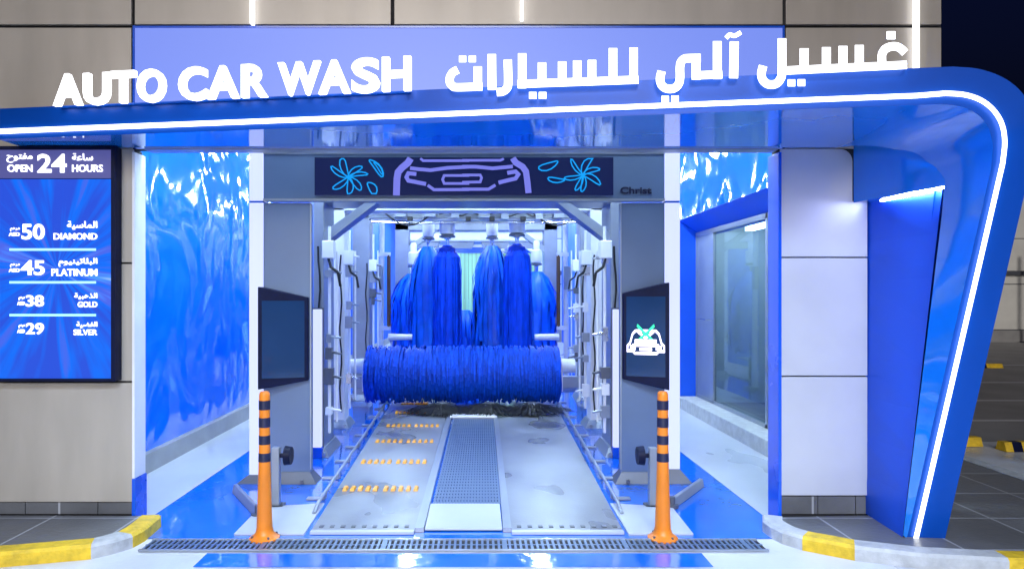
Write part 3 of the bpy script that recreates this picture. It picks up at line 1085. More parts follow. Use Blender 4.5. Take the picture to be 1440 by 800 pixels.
# light posts beside the portal
for i, (u0, u1, lab) in enumerate(((350, 371, 'tall glowing lavender light post left of the grey portal, beside the blue wall'),
                                   (935, 957, 'tall glowing lavender light post right of the grey portal, before the window'))):
    a, b = fx(u0, ZP) + .003, fx(u1, ZP) - .005
    lp = thing('light_post', ((a + b) / 2, ZP + .06, 0), lab, 'light', 'light posts beside the portal')
    z1 = fz(672 if i == 0 else 664, ZP)
    MB().box(a, b, ZP - .004, ZP + .12, z1 + .03, pzb - .014).build('lamp', 'post_led', lp, bevel=.006)
    MB().box(a, b, ZP - .004, ZP + .12, pzb + .002, 2.96).build('lamp', 'post_led', lp, bevel=.006)
    MB().box(a + .004, b - .004, ZP + .0, ZP + .11, pzb - .016, pzb + .004).build('joint', 'blue_trim', lp)
    s = -1 if i == 0 else 1
    c0, c1 = (a - .10, b + .0) if i == 0 else (a - .0, b + .10)
    MB().hexa([(c0, ZP - .05, .005), (c1, ZP - .05, .005), (c1, ZP + .2, .005), (c0, ZP + .2, .005), (a, ZP - .006, z1 + .028), (b, ZP - .006, z1 + .028), (b, ZP + .13, z1 + .028), (a, ZP + .13, z1 + .028)]).build(
        'foot', 'dgrey', lp)

# ================================================================== GANTRIES
def gantry(Z, xa0, xa1, xb0, xb1, ztop, bh, depth, cham, label, mt='lgrey', foot=True, pipes=True):
    G = thing('wash_gantry', ((xa0 + xb1) / 2, Z, 0), label, 'gantry', 'white arches along the wash lane')
    for sg, (a, b) in ((1, (xa0, xa1)), (-1, (xb0, xb1))):
        c = MB().box(a, b, Z, Z + depth, .05, ztop).build('column', mt, G, bevel=.01)
        e0, e1 = a - .07, b + .07
        fb = MB().hexa([(e0, Z - .09, .006), (e1, Z - .09, .006), (e1, Z + depth + .06, .006), (e0, Z + depth + .06, .006), (a - .02, Z - .02, .10), (b + .02, Z - .02, .10), (b + .02, Z + depth, .10), (a - .02, Z + depth, .10)])
        for q in (.2, .8):
            fb.cyl((e0 + (e1 - e0) * q, Z - .07, .04), (e0 + (e1 - e0) * q, Z - .10, .04), .022, n=8)
        fb.build('foot', 'lgrey', c)
        q = b if sg > 0 else a
        if cham:
            MB().prism([(q, Z + .01, ztop - bh - cham * .72), (q + sg * cham, Z + .01, ztop - bh), (q + sg * cham * 1.3, Z + .01, ztop - bh), (q, Z + .01, ztop - bh - cham)][::1], (0, depth * .5, 0)).build('brace', mt, G)
        if pipes:
            pm = MB()
            xq = q + sg * .07
            pm.tube([(xq, Z - .05, .25), (xq, Z - .05, ztop - bh - .25)], .016, 8)
            pm.tube([(xq + sg * .06, Z + .02, .35), (xq + sg * .06, Z + .02, ztop - bh - .5)], .011, 8)
            pm.build('spray_pipe', 'white', G)
            xh = q - sg * .045
            MB().tube([(xh + .012 * math.sin(i * 1.3 + Z), Z - .015, .2 + i * .15) for i in range(14)], .010, 6).build('cable', 'rubber', G)
            MB().box(xq - .06, xq + .06, Z - .14, Z - .02, 2.02, 2.2).build('valve_box', 'white', G, bevel=.01)
            MB().tube([(xq, Z - .10, 2.02), (xq + sg * .03, Z - .12, 1.93), (xq + sg * .10, Z - .12, 1.88), (xq + sg * .12, Z - .10, 1.74)], .014, 8).build('hose', 'rubber', G)
            for zz in rnd.sample([.45, .62, .8, 1.05, 1.25, 1.48, 1.7, 1.9, 2.05], 5):
                nz_ = zz + rnd.uniform(-.06, .06)
                bw, bh2 = rnd.uniform(.022, .05), rnd.uniform(.06, .17)
                nb = MB().box(xq - bw, xq + bw, Z - .11, Z - .03, nz_ - bh2 * .3, nz_ + bh2 * .7).cyl((xq, Z - .07, nz_ + .04), (xq + sg * .13, Z - .10, nz_ + .02), .016, .011, 8)
                nb.build('nozzle', rnd.choice(['white', 'lgrey', 'steel', 'dgrey']), G)

    MB().box(xa0, xb1, Z, Z + depth, ztop - bh, ztop).build('beam', mt, G, bevel=.01)
    return G


gantry(7.0, -1.69, -1.58, 1.36, 1.475, 2.86, .26, .5, .42, 'nearest grey arch, right behind the portal, with light strips on its legs')
gantry(8.5, -1.83, -1.66, 1.40, 1.57, 2.9, .2, .3, 0, 'slim white arch standing second behind the portal', mt='white')
gantry(10.7, -1.97, -1.70, 1.60, 1.86, 3.05, .2, .4, 0, 'broad grey arch whose legs stand on either side of the horizontal blue roller', mt='lgrey')
gantry(14.0, -1.70, -1.42, 1.36, 1.63, 3.2, .22, .4, .45, 'grey arch standing just behind the upright blue brushes', pipes=False)
gantry(18.5, -1.95, -1.7, 1.6, 1.85, 3.35, .25, .4, .4, 'farthest white arch in the wash lane, before the green curtain', mt='white', pipes=False)

# light strips on the legs of the first arch
for u0, u1, lab in ((437.5, 453, 'short upright light strip on the left leg of the nearest arch'), (861.5, 873, 'short upright light strip on the right leg of the nearest arch')):
    Z = 6.93
    a, b = fx(u0, Z), fx(u1, Z)
    ls = thing('light_strip', ((a + b) / 2, Z, 0), lab, 'light', 'light strips on the nearest arch')
    MB().box(a + .004, b - .004, Z - .03, Z + .03, fz(628, Z), fz(435, Z)).build('lamp', 'post_led', ls, bevel=.006)
    MB().box(a - .006, b + .006, Z - .036, Z + .05, .006, fz(628, Z) - .002).build('base', 'blue_trim', ls)
    MB().box(a - .008, b + .008, Z + .031, Z + .06, .1, fz(433, Z)).build('back_plate', 'dgrey', ls)

# leaning white sprayer poles with dark rods
for sg, lab in ((-1, 'white leaning sprayer pole with brown rod, left of the upright brushes'), (1, 'white leaning sprayer pole with brown rod, right of the upright brushes')):
    Z = 12.0
    xx = fx(535, Z) if sg < 0 else fx(797, Z)
    sp = thing('sprayer_pole', (xx, Z, 0), lab, 'sprayer', 'sprayer poles beside the brushes')
    MB().cyl((xx, Z, .006), (xx - sg * .03, Z, 3.0), .05, .045, 12).build('pole', 'white', sp, smooth=True)
    MB().box(xx - .14, xx + .14, Z - .14, Z + .14, .006, .05).build('base_plate', 'lgrey', sp)
    r0 = xx - sg * .15
    MB().cyl((r0, Z - .02, 1.1), (r0, Z - .02, 2.35), .035, .035, 10).build('rod', 'brown', sp, smooth=True)
    for z_ in (1.04, 2.33):
        MB().box(min(xx, r0) - .03, max(xx, r0) + .03, Z - .05, Z + .02, z_, z_ + .07).build('bracket', 'white', sp)
    MB().cyl((r0, Z - .08, .92), (r0 - sg * .42, Z - .10, .92), .06, .05, 12).build('arm', 'white', sp, smooth=True)
    MB().box(xx - .06, xx + .06, Z - .16, Z - .05, 1.75, 2.15).build('valve_box', 'lgrey', sp, bevel=.01)

# overhead carriage with rails, pipes and cables
OC = thing('overhead_carriage', (-.05, 11.0, 3.0), 'white overhead rails with pipes and dark cables above the blue brushes', 'carriage')
MB().box(-1.68, 1.60, 10.72, 10.84, 2.83, 2.90).build('rail', 'white', OC)
MB().box(-1.68, 1.60, 11.5, 11.62, 2.98, 3.08).build('rail', 'white', OC)

MB().tube([(-1.68, 10.65, 2.97), (1.6, 10.65, 2.97)], .025, 8).build('pipe', 'steel', OC)
mb = MB()
mb.tube([(-1.68, 10.62, 2.79), (-.9, 10.62, 2.76), (-.5, 10.62, 2.78), (1.6, 10.62, 2.78)], .018, 8)
mb.build('pipe', 'steel', OC)
for x0 in (-1.45, .85):
    cb_ = MB()
    pts = [(x0 + i * .075, 10.6 + .02 * math.sin(i), 2.93 - .20 * math.sin(math.pi * i / 10)) for i in range(11)]
    cb_.tube(pts, .014, 6)
    cb_.build('cable', 'rubber', OC)
cb_ = MB()
pts = [(-.6 + i * .12, 10.58, 2.90 + .04 * math.sin(i * 1.9)) for i in range(15)]
cb_.tube(pts, .012, 6)
cb_.build('cable', 'rubber', OC)
for x in (-1.2, -.75, -.35, .1, .42, .95, 1.25):
    w_ = rnd.uniform(.05, .1)
    MB().box(x - w_, x + w_, 10.55, 10.70, 2.82 + rnd.uniform(0, .05), 2.94 + rnd.uniform(0, .08)).build('junction_box', 'lgrey', OC)
for x in (-1.05, -.15, .22, .7):
    MB().box(x - .04, x + .04, 10.53, 10.62, 2.80, 2.86).build('clamp', 'rubber', OC)

# ================================================================== BRUSHES
def bristle_strips(cx, cy, z0, z1, rad, n, w, top_r, jit, hang, fold=0.0, taper=.35):
    mb = MB()
    seg = 9
    for i in range(n):
        a0 = 2 * math.pi * i / n + rnd.uniform(-.05, .05)
        rr = rad * (1 + rnd.uniform(-jit, jit * .5))
        ze = z0 + rnd.uniform(0, hang)
        ph = rnd.uniform(0, 6.28)
        Lp, Rp = [], []
        for k in range(seg + 1):
            t = k / seg
            z = z1 + (ze - z1) * t
            r = top_r + (rr - top_r) * min(1, (t / taper) ** .55 if t < taper else 1)
            r *= 1 + fold * math.sin(ph + t * 7 + a0 * 3) + fold * .5 * math.sin(t * 15 + a0 * 5)
            a = a0 + fold * .25 * math.sin(t * 6 + ph)
            wd = w * (0.6 + .4 * min(1, t * 3))
            c, s = math.cos(a), math.sin(a)
            p = Vector((cx + r * c, cy + r * s, z))
            e = Vector((-s, c, 0)) * wd / 2
            tw = Vector((c, s, 0)) * rnd.uniform(-.3, .3) * wd * .5
            Lp.append(p - e + tw)
            Rp.append(p + e - tw)
        mb.ribbon(Lp, Rp)
    return mb


def upright_brush(u0, u1, vt, Z, zb, kind, label, motor=True):
    x = (fx(u0, Z) + fx(u1, Z)) / 2
    rad = (fx(u1, Z) - fx(u0, Z)) / 2
    zt = fz(vt, Z)
    br = thing('upright_brush', (x, Z, 0), label, 'brush', 'upright blue brushes')
    if kind == 'tight':
        b1 = bristle_strips(x, Z, zb, zt, rad, 190, .022, rad * .30, .16, .14, 0.02, .16)
        for k in range(60):
            b1.add([], [], 0)
        core = [(rad * .3, zb + .1), (rad * .86, zb + .15), (rad * .88, zt - .35), (rad * .6, zt - .05), (rad * .2, zt)]
        b1.build('bristles', 'bristle', br)
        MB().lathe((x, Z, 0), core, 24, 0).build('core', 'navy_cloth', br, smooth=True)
    else:
        b1 = bristle_strips(x, Z, zb, zt, rad, 150, rad * .2, rad * .28, .24, .45, 0.085, .40)
        b1.build('cloth_strips', 'cloth', br, smooth=True)
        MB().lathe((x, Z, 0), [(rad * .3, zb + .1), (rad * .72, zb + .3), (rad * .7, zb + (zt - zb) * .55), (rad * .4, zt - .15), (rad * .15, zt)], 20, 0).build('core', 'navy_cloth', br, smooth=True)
    if not motor:
        return br
    MB().cyl((x, Z, zb - .1), (x, Z, zt + .22), .03, .03, 10).build('shaft', 'steel', br)
    hr = .12 if kind == 'tight' else .10
    MB().lathe((x, Z, zt), [(hr * .5, .10), (hr * .5, .16), (hr, .18), (hr * 1.05, .22), (hr * 1.05, .40), (hr * .8, .42), (hr * .6, .42), (hr * .6, .56), (hr * .45, .60)], 20).build('motor', 'white', br, smooth=True)
    MB().lathe((x, Z, zt), [(hr * 1.1, .125), (hr * 1.1, .15), (hr * .9, .165)], 20).build('motor_flange', 'dgrey', br)
    MB().cyl((x, Z, .006), (x, Z, zb - .05), .05, .05, 12).lathe((x, Z, 0), [(.12, .006), (.12, .03), (.05, .04)], 16).build('stand', 'dgrey', br)
    return br


upright_brush(610, 648, 345, 11.0, .62, 'tight', 'dense dark blue upright brush, left one of the front pair')
upright_brush(708, 746, 343, 11.0, .62, 'tight', 'dense dark blue upright brush, right one of the front pair')
upright_brush(577, 628, 347, 12.1, .5, 'loose', 'loose paler blue cloth brush behind the left dense brush')
upright_brush(667, 717, 346, 12.1, .5, 'loose', 'loose paler blue cloth brush showing left of the right dense brush')
upright_brush(553, 610, 385, 13.2, .5, 'loose', 'lower billowing blue cloth brush at far left of the brushes')
upright_brush(728, 781, 382, 13.2, .5, 'loose', 'lower billowing blue cloth brush at far right of the brushes')
upright_brush(632, 676, 436, 13.3, .1, 'loose', 'short dark blue cloth brush deep in the gap between the brushes', False)

DU = thing('dryer_unit', (-.03, 15.8, 2.75), 'wide white dryer housing spanning the lane above and behind the upright brushes', 'dryer')
MB().box(-1.78, 1.72, 15.6, 16.5, 2.86, 3.42).build('housing', 'white', DU, bevel=.05)
for x in (-1.2, -.4, .4, 1.15):
    MB().hexa([(x - .26, 15.62, 2.72), (x + .26, 15.62, 2.72), (x + .26, 15.8, 2.72), (x - .26, 15.8, 2.72), (x - .32, 15.62, 2.858), (x + .32, 15.62, 2.858), (x + .32, 16.1, 2.858), (x - .32, 16.1, 2.858)]).build('air_nozzle', 'lgrey', DU)
MB().box(-1.6, 1.55, 15.575, 15.598, 3.10, 3.30).build('front_panel', 'ceil', DU, bevel=.004)
for x in (-1.7, 1.64):
    MB().box(x - .04, x + .04, 15.9, 16.2, 3.42, 4.39).build('hanger', 'lgrey', DU)

# horizontal roller in front
ZR = 9.9
rx0, rx1 = fx(518, ZR), fx(783, ZR)
rz, rr = fz(526, ZR), .405
RL = thing('horizontal_roller', ((rx0 + rx1) / 2, ZR, 0), 'wide horizontal blue fringe roller hanging across the lane in front of the brushes', 'brush')
mb = MB()
for i in range(620):
    x = rnd.uniform(rx0, rx1)
    a0 = R(rnd.uniform(55, 125))
    side = 1 if rnd.random() < .72 else -1
    rj = rr * (1 + rnd.uniform(-.12, .05))
    tot = R(rnd.uniform(100, 190))
    Lp, Rp = [], []
    wd = rnd.uniform(.010, .024)
    dx_ = rnd.uniform(-.02, .02)
    for k in range(10):
        t = k / 9
        a = a0 + side * tot * t
        p = Vector((x + dx_ * t + .006 * math.sin(9 * t + i), ZR - rj * math.sin(a - math.pi / 2) * 1.0, rz + rj * math.cos(a - math.pi / 2)))
        Lp.append(p - EX * wd / 2)
        Rp.append(p + EX * wd / 2)
    mb.ribbon(Lp, Rp)
# fringe hanging at front
for i in range(520):
    x = rnd.uniform(rx0, rx1)
    wd = rnd.uniform(.014, .036)
    y = ZR - rr * rnd.uniform(.80, 1.06)
    zt = rz + rr * rnd.uniform(.25, .75)
    ze = rz - rr * rnd.uniform(.5, .98)
    Lp, Rp = [], []
    for k in range(6):
        t = k / 5
        z = zt + (ze - zt) * t
        yy = ZR - max(.1, math.sqrt(max(.02, (rr * 1.01) ** 2 - min((z - rz) ** 2, (rr * .97) ** 2)))) * (y - ZR) / -rr
        p = Vector((x + .008 * math.sin(7 * t + i), yy, z))
        Lp.append(p - EX * wd / 2)
        Rp.append(p + EX * wd / 2)
    mb.ribbon(Lp, Rp)
n = 28
ring = [(ZR + rr * .86 * math.cos(2 * math.pi * i / n), rz + rr * .86 * math.sin(2 * math.pi * i / n)) for i in range(n)]
mb.build('bristles', 'roller_bristle', RL)
mb = MB()
mb.add([(rx0 + .03, y, z) for y, z in ring] + [(rx1 - .03, y, z) for y, z in ring], [[i, (i + 1) % n, n + (i + 1) % n, n + i] for i in range(n)] + [list(range(n)), list(range(2 * n - 1, n - 1, -1))])
mb.build('core', 'navy_cloth', RL)
MB().cyl((rx0 - .10, ZR, rz + .05), (rx1 + .08, ZR, rz + .05), .04, .04, 12).build('axle', 'steel', RL)
for s, x in ((-1, rx0), (1, rx1)):
    MB().cyl((x + s * .06, ZR, rz + .12), (x + s * .26, ZR, rz + .12), .11, .10, 18).build('motor', 'white', RL, smooth=True)
    MB().box(min(x + s * .03, x + s * .62), max(x + s * .03, x + s * .62), ZR + .12, ZR + .28, rz - .22, rz - .05).build('arm', 'lgrey', RL, bevel=.01)
    MB().box(min(x + s * .04, x + s * .08), max(x + s * .04, x + s * .08), ZR - .08, ZR + .3, rz - .24, rz + .2).build('side_plate', 'white', RL, bevel=.006)
    MB().box(min(x + s * .50, x + s * .62), max(x + s * .50, x + s * .62), ZR + .05, ZR + .3, .006, rz + .3).build('support', 'lgrey', RL, bevel=.008)

# black floor brushes under the roller
for k, (u, lab) in enumerate(((622, 'black bristle fan on the floor under the left end of the roller'), (688, 'black bristle fan on the floor under the middle of the roller'),
                              (748, 'black bristle fan on the floor under the right end of the roller'))):
    Z = 9.45
    x = fx(u, Z)
    fb = thing('floor_brush', (x, Z, .03), lab, 'brush', 'black bristle fans under the roller')
    mb = MB()
    for i in range(260):
        a = R(rnd.uniform(182, 358))
        ln = rnd.uniform(.26, .52)
        z0_ = rnd.uniform(.06, .17)
        c, s = math.cos(a), math.sin(a)
        p0 = Vector((x + c * .10, Z + s * .10, z0_))
        p2 = Vector((x + c * ln * 1.25, Z + s * ln * .85, rnd.uniform(.035, .075)))
        p1 = p0.lerp(p2, .55) + EZ * rnd.uniform(.0, .04)
        e = Vector((-s, c, 0)) * .009
        mb.ribbon([p0 - e, p1 - e, p2 - e * .6], [p0 + e, p1 + e, p2 + e * .6])
    mb.build('bristles', 'rubber', fb)
    MB().lathe((x, Z, 0), [(.11, .03), (.11, .14), (.07, .17)], 16).build('hub', 'dgrey', fb)

# ================================================================== CONVEYOR
CV = thing('conveyor', (-.1, 4.8, 0), 'pale steel wash conveyor with a central grating and amber studs', 'conveyor')
Y0, Y1 = 4.74, 18.0


def xo(y):
    t = (y - 4.785) / (10.49 - 4.785)
    return -1.156 - .154 * t, 1.007 + .151 * t


DZ = .022
dl = MB().hexa([(xo(Y0)[0], Y0, .006), (-.44, Y0, .006), (-.40, Y1, .006), (xo(Y1)[0], Y1, .006), (xo(Y0)[0], Y0, DZ), (-.44, Y0, DZ), (-.40, Y1, DZ), (xo(Y1)[0], Y1, DZ)]).build('deck', 'deck', CV)
dr = MB().hexa([(.235, Y0, .006), (xo(Y0)[1], Y0, .006), (xo(Y1)[1], Y1, .006), (.29, Y1, .006), (.235, Y0, DZ), (xo(Y0)[1], Y0, DZ), (xo(Y1)[1], Y1, DZ), (.29, Y1, DZ)]).build('deck', 'deck', CV)
for v, u0, u1 in ((688, 486, 585), (650, 511, 597), (621, 531, 607), (599, 546, 615), (580.5, 558, 609), (568, 566, 600)):
    Z = F * (H - DZ) / (v - V0)
    xa, xb = fx(u0, Z), fx(u1, Z)
    mb = MB()
    for i in range(10):
        x = xa + (xb - xa) * (i + (.35 if i > 4 else 0)) / 9.35
        mb.hexa([(x - .019, Z - .055, DZ + .002), (x + .019, Z - .055, DZ + .002), (x + .019, Z + .055, DZ + .002), (x - .019, Z + .055, DZ + .002),
                 (x - .013, Z - .045, DZ + .022), (x + .013, Z - .045, DZ + .022), (x + .013, Z + .045, DZ + .022), (x - .013, Z + .045, DZ + .022)])
    mb.build('stud_row', 'stud', dl)
for d_, a, b in ((dl, xo(Y0)[0], -.44), (dr, .235, xo(Y0)[1])):
    mb = MB()
    x = a + .04
    while x < b - .04:
        mb.box(x, x + .03, Y0 + .05, Y0 + .09, DZ + .001, DZ + .006)
        x += .075
    mb.build('tooth_row', 'dgrey', d_)
    MB().box(a, b, Y0 - .05, Y0 - .004, .008, DZ + .004).build('front_lip', 'pale_floor', d_)
MB().quad((-.36, 4.76, .010), (.16, 4.76, .010), (.21, 9.2, .010), (-.33, 9.2, .010)).build('channel_pit', 'grey', CV)
mb = MB()
y = 5.34
while y < 9.0:
    t = (y - 4.76) / 4.44
    mb.box(-.36 + .03 * t, .16 + .05 * t, y, y + .016, .012, .022)
    y += .09
for i in range(22):
    x = -.35 + i * .0243
    mb.hexa([(x, 5.34, .012), (x + .015, 5.34, .012), (x + .045, 9.0, .012), (x + .03, 9.0, .012), (x, 5.34, .0235), (x + .015, 5.34, .0235), (x + .045, 9.0, .0235), (x + .03, 9.0, .0235)])
mb.build('grating', 'grey', CV)
MB().box(-.37, .17, 4.76, 5.33, .012, .026).build('entry_plate', 'pale_floor', CV, bevel=.003)
MB().box(-.37, .25, 9.02, 9.3, .026, .055).build('end_bar', 'white', CV, bevel=.006)
for a0, a1, b0, b1 in ((-.438, -.375, -.402, -.335), (.175, .233, .235, .288)):
    MB().hexa([(a0, Y0, .006), (a1, Y0, .006), (b1, 12, .006), (b0, 12, .006), (a0, Y0, .036), (a1, Y0, .036), (b1, 12, .036), (b0, 12, .036)]).build('channel_rim', 'lgrey', CV)

# tyre guide rails alongside
for sg, lab in ((0, 'low white tyre guide rail along the left edge of the conveyor'), (1, 'low white tyre guide rail along the right edge of the conveyor')):
    y0, y1 = 5.1, 11.0
    s = -1 if sg == 0 else 1
    xa, xb = xo(y0)[sg] + s * .06, xo(y1)[sg] + s * .06
    gr = thing('guide_rail', (xa, y0, 0), lab, 'guide rail', 'tyre guide rails')
    MB().tube([(xa, y0, .025), (xa, y0 + .15, .065), (xb, y1, .065)], .014, 12).build('tube', 'lgrey', gr, smooth=True)
    mb = MB()
    y = y0 + .4
    while y < y1:
        x = xa + (xb - xa) * (y - y0) / (y1 - y0)
        mb.box(x - .016, x + .016, y - .02, y + .02, .02, .055)
        mb.box(min(x, x + s * .14), max(x, x + s * .14), y - .03, y + .03, .010, .022)
        mb.build('bracket', 'lgrey', gr)
        mb = MB()
        y += .62

# floor plates and swivel guides at the entrance
for sg, pl, bar, lab1, lab2 in (
        (0, [(329, 751), (428, 751), (456, 708), (366, 713)], [(331, 684), (363, 717)], 'pale floor plate beside the conveyor, behind the left bollard', 'angled steel wheel guide lying left of the left bollard'),
        (1, [(884, 751), (975, 751), (945, 713), (858, 708)], [(986, 676), (945, 705)], 'pale floor plate beside the conveyor, behind the right bollard', 'angled steel wheel guide lying right of the right bollard')):
    pts = []
    for u, v in pl:
        Z = F * (H - .012) / (v - V0)
        pts.append(Vector((fx(u, Z), Z, .006)))
    tag(MB().prism(pts, (0, 0, .012)).build('floor_plate', 'pale_floor', origin=tuple(pts[0])), lab1, 'floor plate', 'pale floor plates at the entrance')
    Zs = [F * (H - .05) / (v - V0) for u, v in bar]
    a, b = Vector((fx(bar[0][0], Zs[0]), Zs[0], .05)), Vector((fx(bar[1][0], Zs[1]), Zs[1], .05))
    wg = thing('wheel_guide', tuple(a), lab2, 'wheel guide', 'wheel guides at the entrance')
    d = (b - a).normalized()
    e = Vector((-d.y, d.x, 0)) * .03
    z0_ = EZ * -.044
    z1_ = EZ * .025
    MB().hexa([a - e + z0_, b - e + z0_, b + e + z0_, a + e + z0_, a - e * .5 + z1_, b - e * .5 + z1_, b + e * .5 + z1_, a + e * .5 + z1_] if True else []).build('rail', 'lgrey', wg, bevel=.006)
    MB().lathe((b.x, b.y, 0), [(.05, .006), (.05, .03), (.025, .035), (.025, .09), (.0, .095)], 14).build('pivot', 'dgrey', wg)

# sensor posts behind the bollards
for u, s, lab in ((388.5, 1, 'short steel sensor post with black round eye behind the left bollard'), (917.5, -1, 'short steel sensor post with black round eye behind the right bollard')):
    Z = 5.33
    x = fx(u, Z)
    sp = thing('sensor_post', (x, Z, 0), lab, 'sensor', 'sensor posts at the entrance')
    MB().box(x - .03, x + .03, Z - .03, Z + .03, .014, .465).build('post', 'lgrey', sp, bevel=.005)
    MB().box(x - .06, x + .06, Z - .06, Z + .06, .005, .018).build('base_plate', 'dgrey', sp)
    MB().cyl((x + s * .03, Z, .40), (x + s * .085, Z, .40), .018, .018, 12).build('stem', 'black', sp)
    MB().cyl((x + s * .07, Z, .40), (x + s * .12, Z, .40), .075, .068, 20).build('sensor_eye', 'black', sp, smooth=True)

# bollards
b0x, b1x, ZB = fx(372, 4.62), fx(932, 4.62), 4.62


def hb(y):
    return H - (540 + y / 3.335 - V0) / F * ZB


BO = thing('bollard', (b0x, ZB, .0), 'orange bollard with dark bands at the left side of the wash lane', 'bollard', 'striped bollards at the lane entrance')
ht = hb(33)


def br_(z):
    return .054 + (.036 - .054) * min(1, max(0, z / (ht * .62)))


BF = .004
MB().lathe((b0x, ZB, 0), [(.10, BF), (.10, BF + .012), (.075, BF + .03), (.06, BF + .045), (.055, BF + .07)], 28).build('base', 'orange', BO, smooth=True)
mb = MB()
prof = [(.054, BF + .04)] + [(br_(z), z) for z in (.2, .4, ht * .62, hb(360))]
prof += [(.036, z) for z in (hb(200), hb(75), ht - .03)] + [(.033, ht - .012), (.026, ht - .002), (.012, ht)]
mb.lathe((b0x, ZB, 0), prof, 28)
mb.build('tube', 'orange', BO, smooth=True)
for a, b in ((360, 320), (280, 238), (200, 155), (118, 75)):
    za, zb_ = hb(a), hb(b)
    MB().lathe((b0x, ZB, 0), [(.030, za), (br_(za) + .0022, za), (br_(zb_) + .0022, zb_), (.030, zb_)], 28).build('band', 'navy', BO, smooth=True)
mb = MB()
for i in range(4):
    a = i * math.pi / 2 + .6
    mb.cyl((b0x + .082 * math.cos(a), ZB + .082 * math.sin(a), BF + .015), (b0x + .082 * math.cos(a), ZB + .082 * math.sin(a), BF + .032), .009, .008, 8)
mb.build('bolts', 'dgrey', BO)
B2 = copy_tree(BO)
B2.location = (b1x, ZB, 0)
B2['label'] = 'orange bollard with dark bands at the right side of the wash lane'

# drain channel
DR = thing('drain_channel', (-.15, 4.49, 0), 'long narrow steel drain grate across the wash entrance', 'drain')
d0, d1 = fx(205, 4.49), fx(1072, 4.49)
MB().quad((d0, 4.395, .006), (d1, 4.395, .006), (d1, 4.585, .006), (d0, 4.585, .006)).build('channel', 'joint', DR)
MB().box(d0, d1, 4.385, 4.405, .005, .016).box(d0, d1, 4.575, 4.595, .005, .016).build('frame', 'lgrey', DR)
mb = MB()
x = d0 + .01
k = 0
while x < d1 - .02:
    if k % 22 == 21:
        mb.box(x - .006, x + .026, 4.405, 4.575, .008, .0155)
    else:
        mb.box(x, x + .016, 4.405, 4.575, .008, .0145)
    x += .036
    k += 1
mb.box(d0, d1, 4.485, 4.497, .007, .013)
mb.build('grate', 'grey', DR)

# ================================================================== BACKGROUND
PW = thing('parking_wall', (14, 24.0, 0), 'pale rendered block wall at the far side of the parking area', 'wall')
mb = MB()
for i in range(9):
    for j in range(3):
        mb.box(2 + i * 3.0, 2 + i * 3.0 + 2.97, 24.0, 24.3, .45 + j * 1.6, .45 + j * 1.6 + 1.57)
mb.build('wall_panels', 'parkwall', PW)
MB().box(2, 29, 24.03, 24.28, 0, 5.2).build('wall_core', 'dgrey', PW)
MB().box(2, 29, 23.85, 24.0, 2.35, 2.5).build('ledge', 'dgrey', PW)
MB().box(2, 29, 23.9, 24.02, 0, .42).build('wall_base', 'asphalt', PW)
for x, Z, lab, gp in ((5.22, 7.5, 'yellow wheel stop with black band just right of the canopy leg', 1), (5.83, 7.25, 'yellow wheel stop with black band at the right edge of view', 1),
                      (11.6, 15.5, 'small yellow wheel stop far back in the parking area', 1)):
    ws = thing('wheel_stop', (x, Z, 0), lab, 'wheel stop', 'wheel stops in the parking area')
    ln = .55

    def seg(a, b):
        return MB().hexa([(a, Z - .08, .005), (b, Z - .08, .005), (b, Z + .08, .005), (a, Z + .08, .005), (a + .0, Z - .045, .10), (b, Z - .045, .10), (b, Z + .045, .10), (a, Z + .045, .10)])
    seg(x - ln / 2 + .18, x + ln / 2).build('yellow_block', 'yellow', ws)
    seg(x - ln / 2 + .08, x - ln / 2 + .179).build('black_block', 'black', ws)
    seg(x - ln / 2, x - ln / 2 + .079).build('yellow_block', 'yellow', ws)
PP = thing('wall_post', (19.0, 23.6, 0), 'thin dark post before the parking wall', 'post')
MB().cyl((19.0, 23.6, .004), (19.0, 23.6, 3.1), .05, .05, 10).build('shaft', 'dgrey', PP)
MB().box(18.85, 19.15, 23.45, 23.75, .004, .05).build('base_plate', 'dgrey', PP)

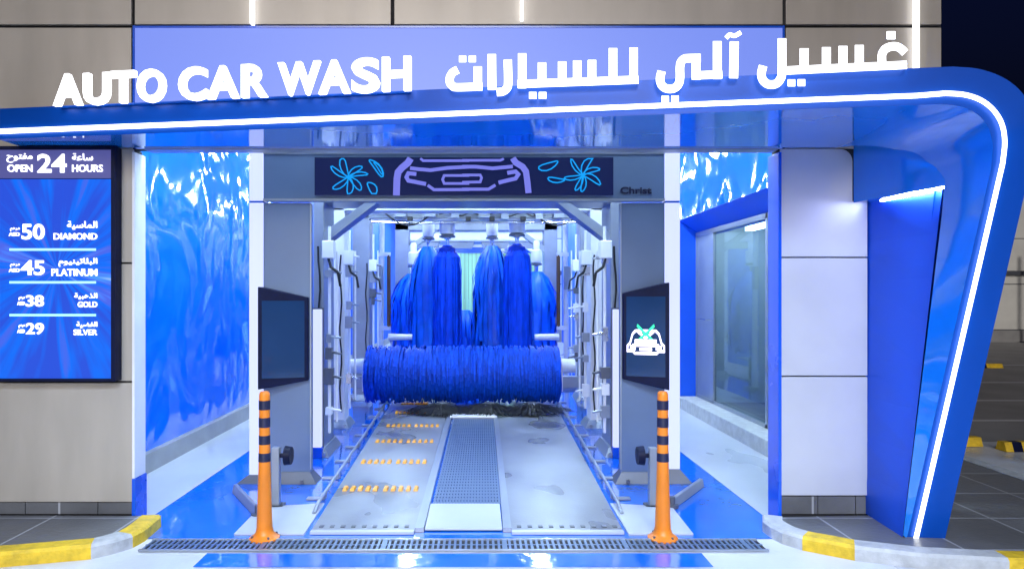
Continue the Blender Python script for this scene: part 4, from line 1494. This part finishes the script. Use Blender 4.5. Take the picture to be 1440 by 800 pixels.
# ================================================================== LIGHT, SKY, CAMERA
w = bpy.data.worlds.new('World')
S.world = w
w.use_nodes = True
nt = w.node_tree
bg = nt.nodes['Background']
sky = nt.nodes.new('ShaderNodeTexSky')
sky.sky_type = 'NISHITA'
sky.sun_disc = False
EL, AZ = R(42), R(200)
sky.sun_elevation = R(-3.0)
sky.sun_rotation = AZ
tint = nt.nodes.new('ShaderNodeMix')
tint.data_type = 'RGBA'
tint.blend_type = 'MULTIPLY'
tint.inputs['Factor'].default_value = 1
tint.inputs['B'].default_value = (0.14, 0.28, 1.3, 1)
nt.links.new(sky.outputs['Color'], tint.inputs['A'])
nt.links.new(tint.outputs['Result'], bg.inputs['Color'])
bg.inputs['Strength'].default_value = 0.15

sun = bpy.data.lights.new('sun', 'SUN')
sun.energy = 0.85
sun.angle = R(25)
sun.color = (1.0, 0.93, 0.84)
so = bpy.data.objects.new('sun', sun)
COL.objects.link(so)
# forecourt floodlight direction: from behind and above the camera
d = Vector((0.10, 1.0, -0.30)).normalized()
fl_ = bpy.data.lights.new('forecourt_lamp', 'AREA')
fl_.shape = 'RECTANGLE'
fl_.size, fl_.size_y = 5.0, 1.2
fl_.energy = 230
fl_.color = (0.66, 0.80, 1.0)
fl_.spread = R(75)
flo = bpy.data.objects.new('forecourt_lamp', fl_)
COL.objects.link(flo)
flo.location = (0.2, -2.5, 6.2)
flo.rotation_euler = (R(33), 0, 0)
so.rotation_euler = d.to_track_quat('-Z', 'Y').to_euler()

cam = bpy.data.cameras.new('camera')
cam.lens = 24.0
cam.sensor_width = 36.0
cam.sensor_fit = 'HORIZONTAL'
cam.shift_x = (720 - U0) / 1440
cam.shift_y = (V0 - 400) / 1440
cam.clip_end = 800
co_ = bpy.data.objects.new('camera', cam)
COL.objects.link(co_)
co_.location = (0, 0, H)
co_.rotation_euler = (R(90), 0, 0)
S.camera = co_

S.view_settings.view_transform = 'Standard'
S.view_settings.look = 'None'
S.view_settings.exposure = 0.6
S.view_settings.gamma = 1.0
S.cycles.max_bounces = 8
S.cycles.glossy_bounces = 4
S.cycles.sample_clamp_indirect = 6.0
S.cycles.use_denoising = True
S.render.film_transparent = False
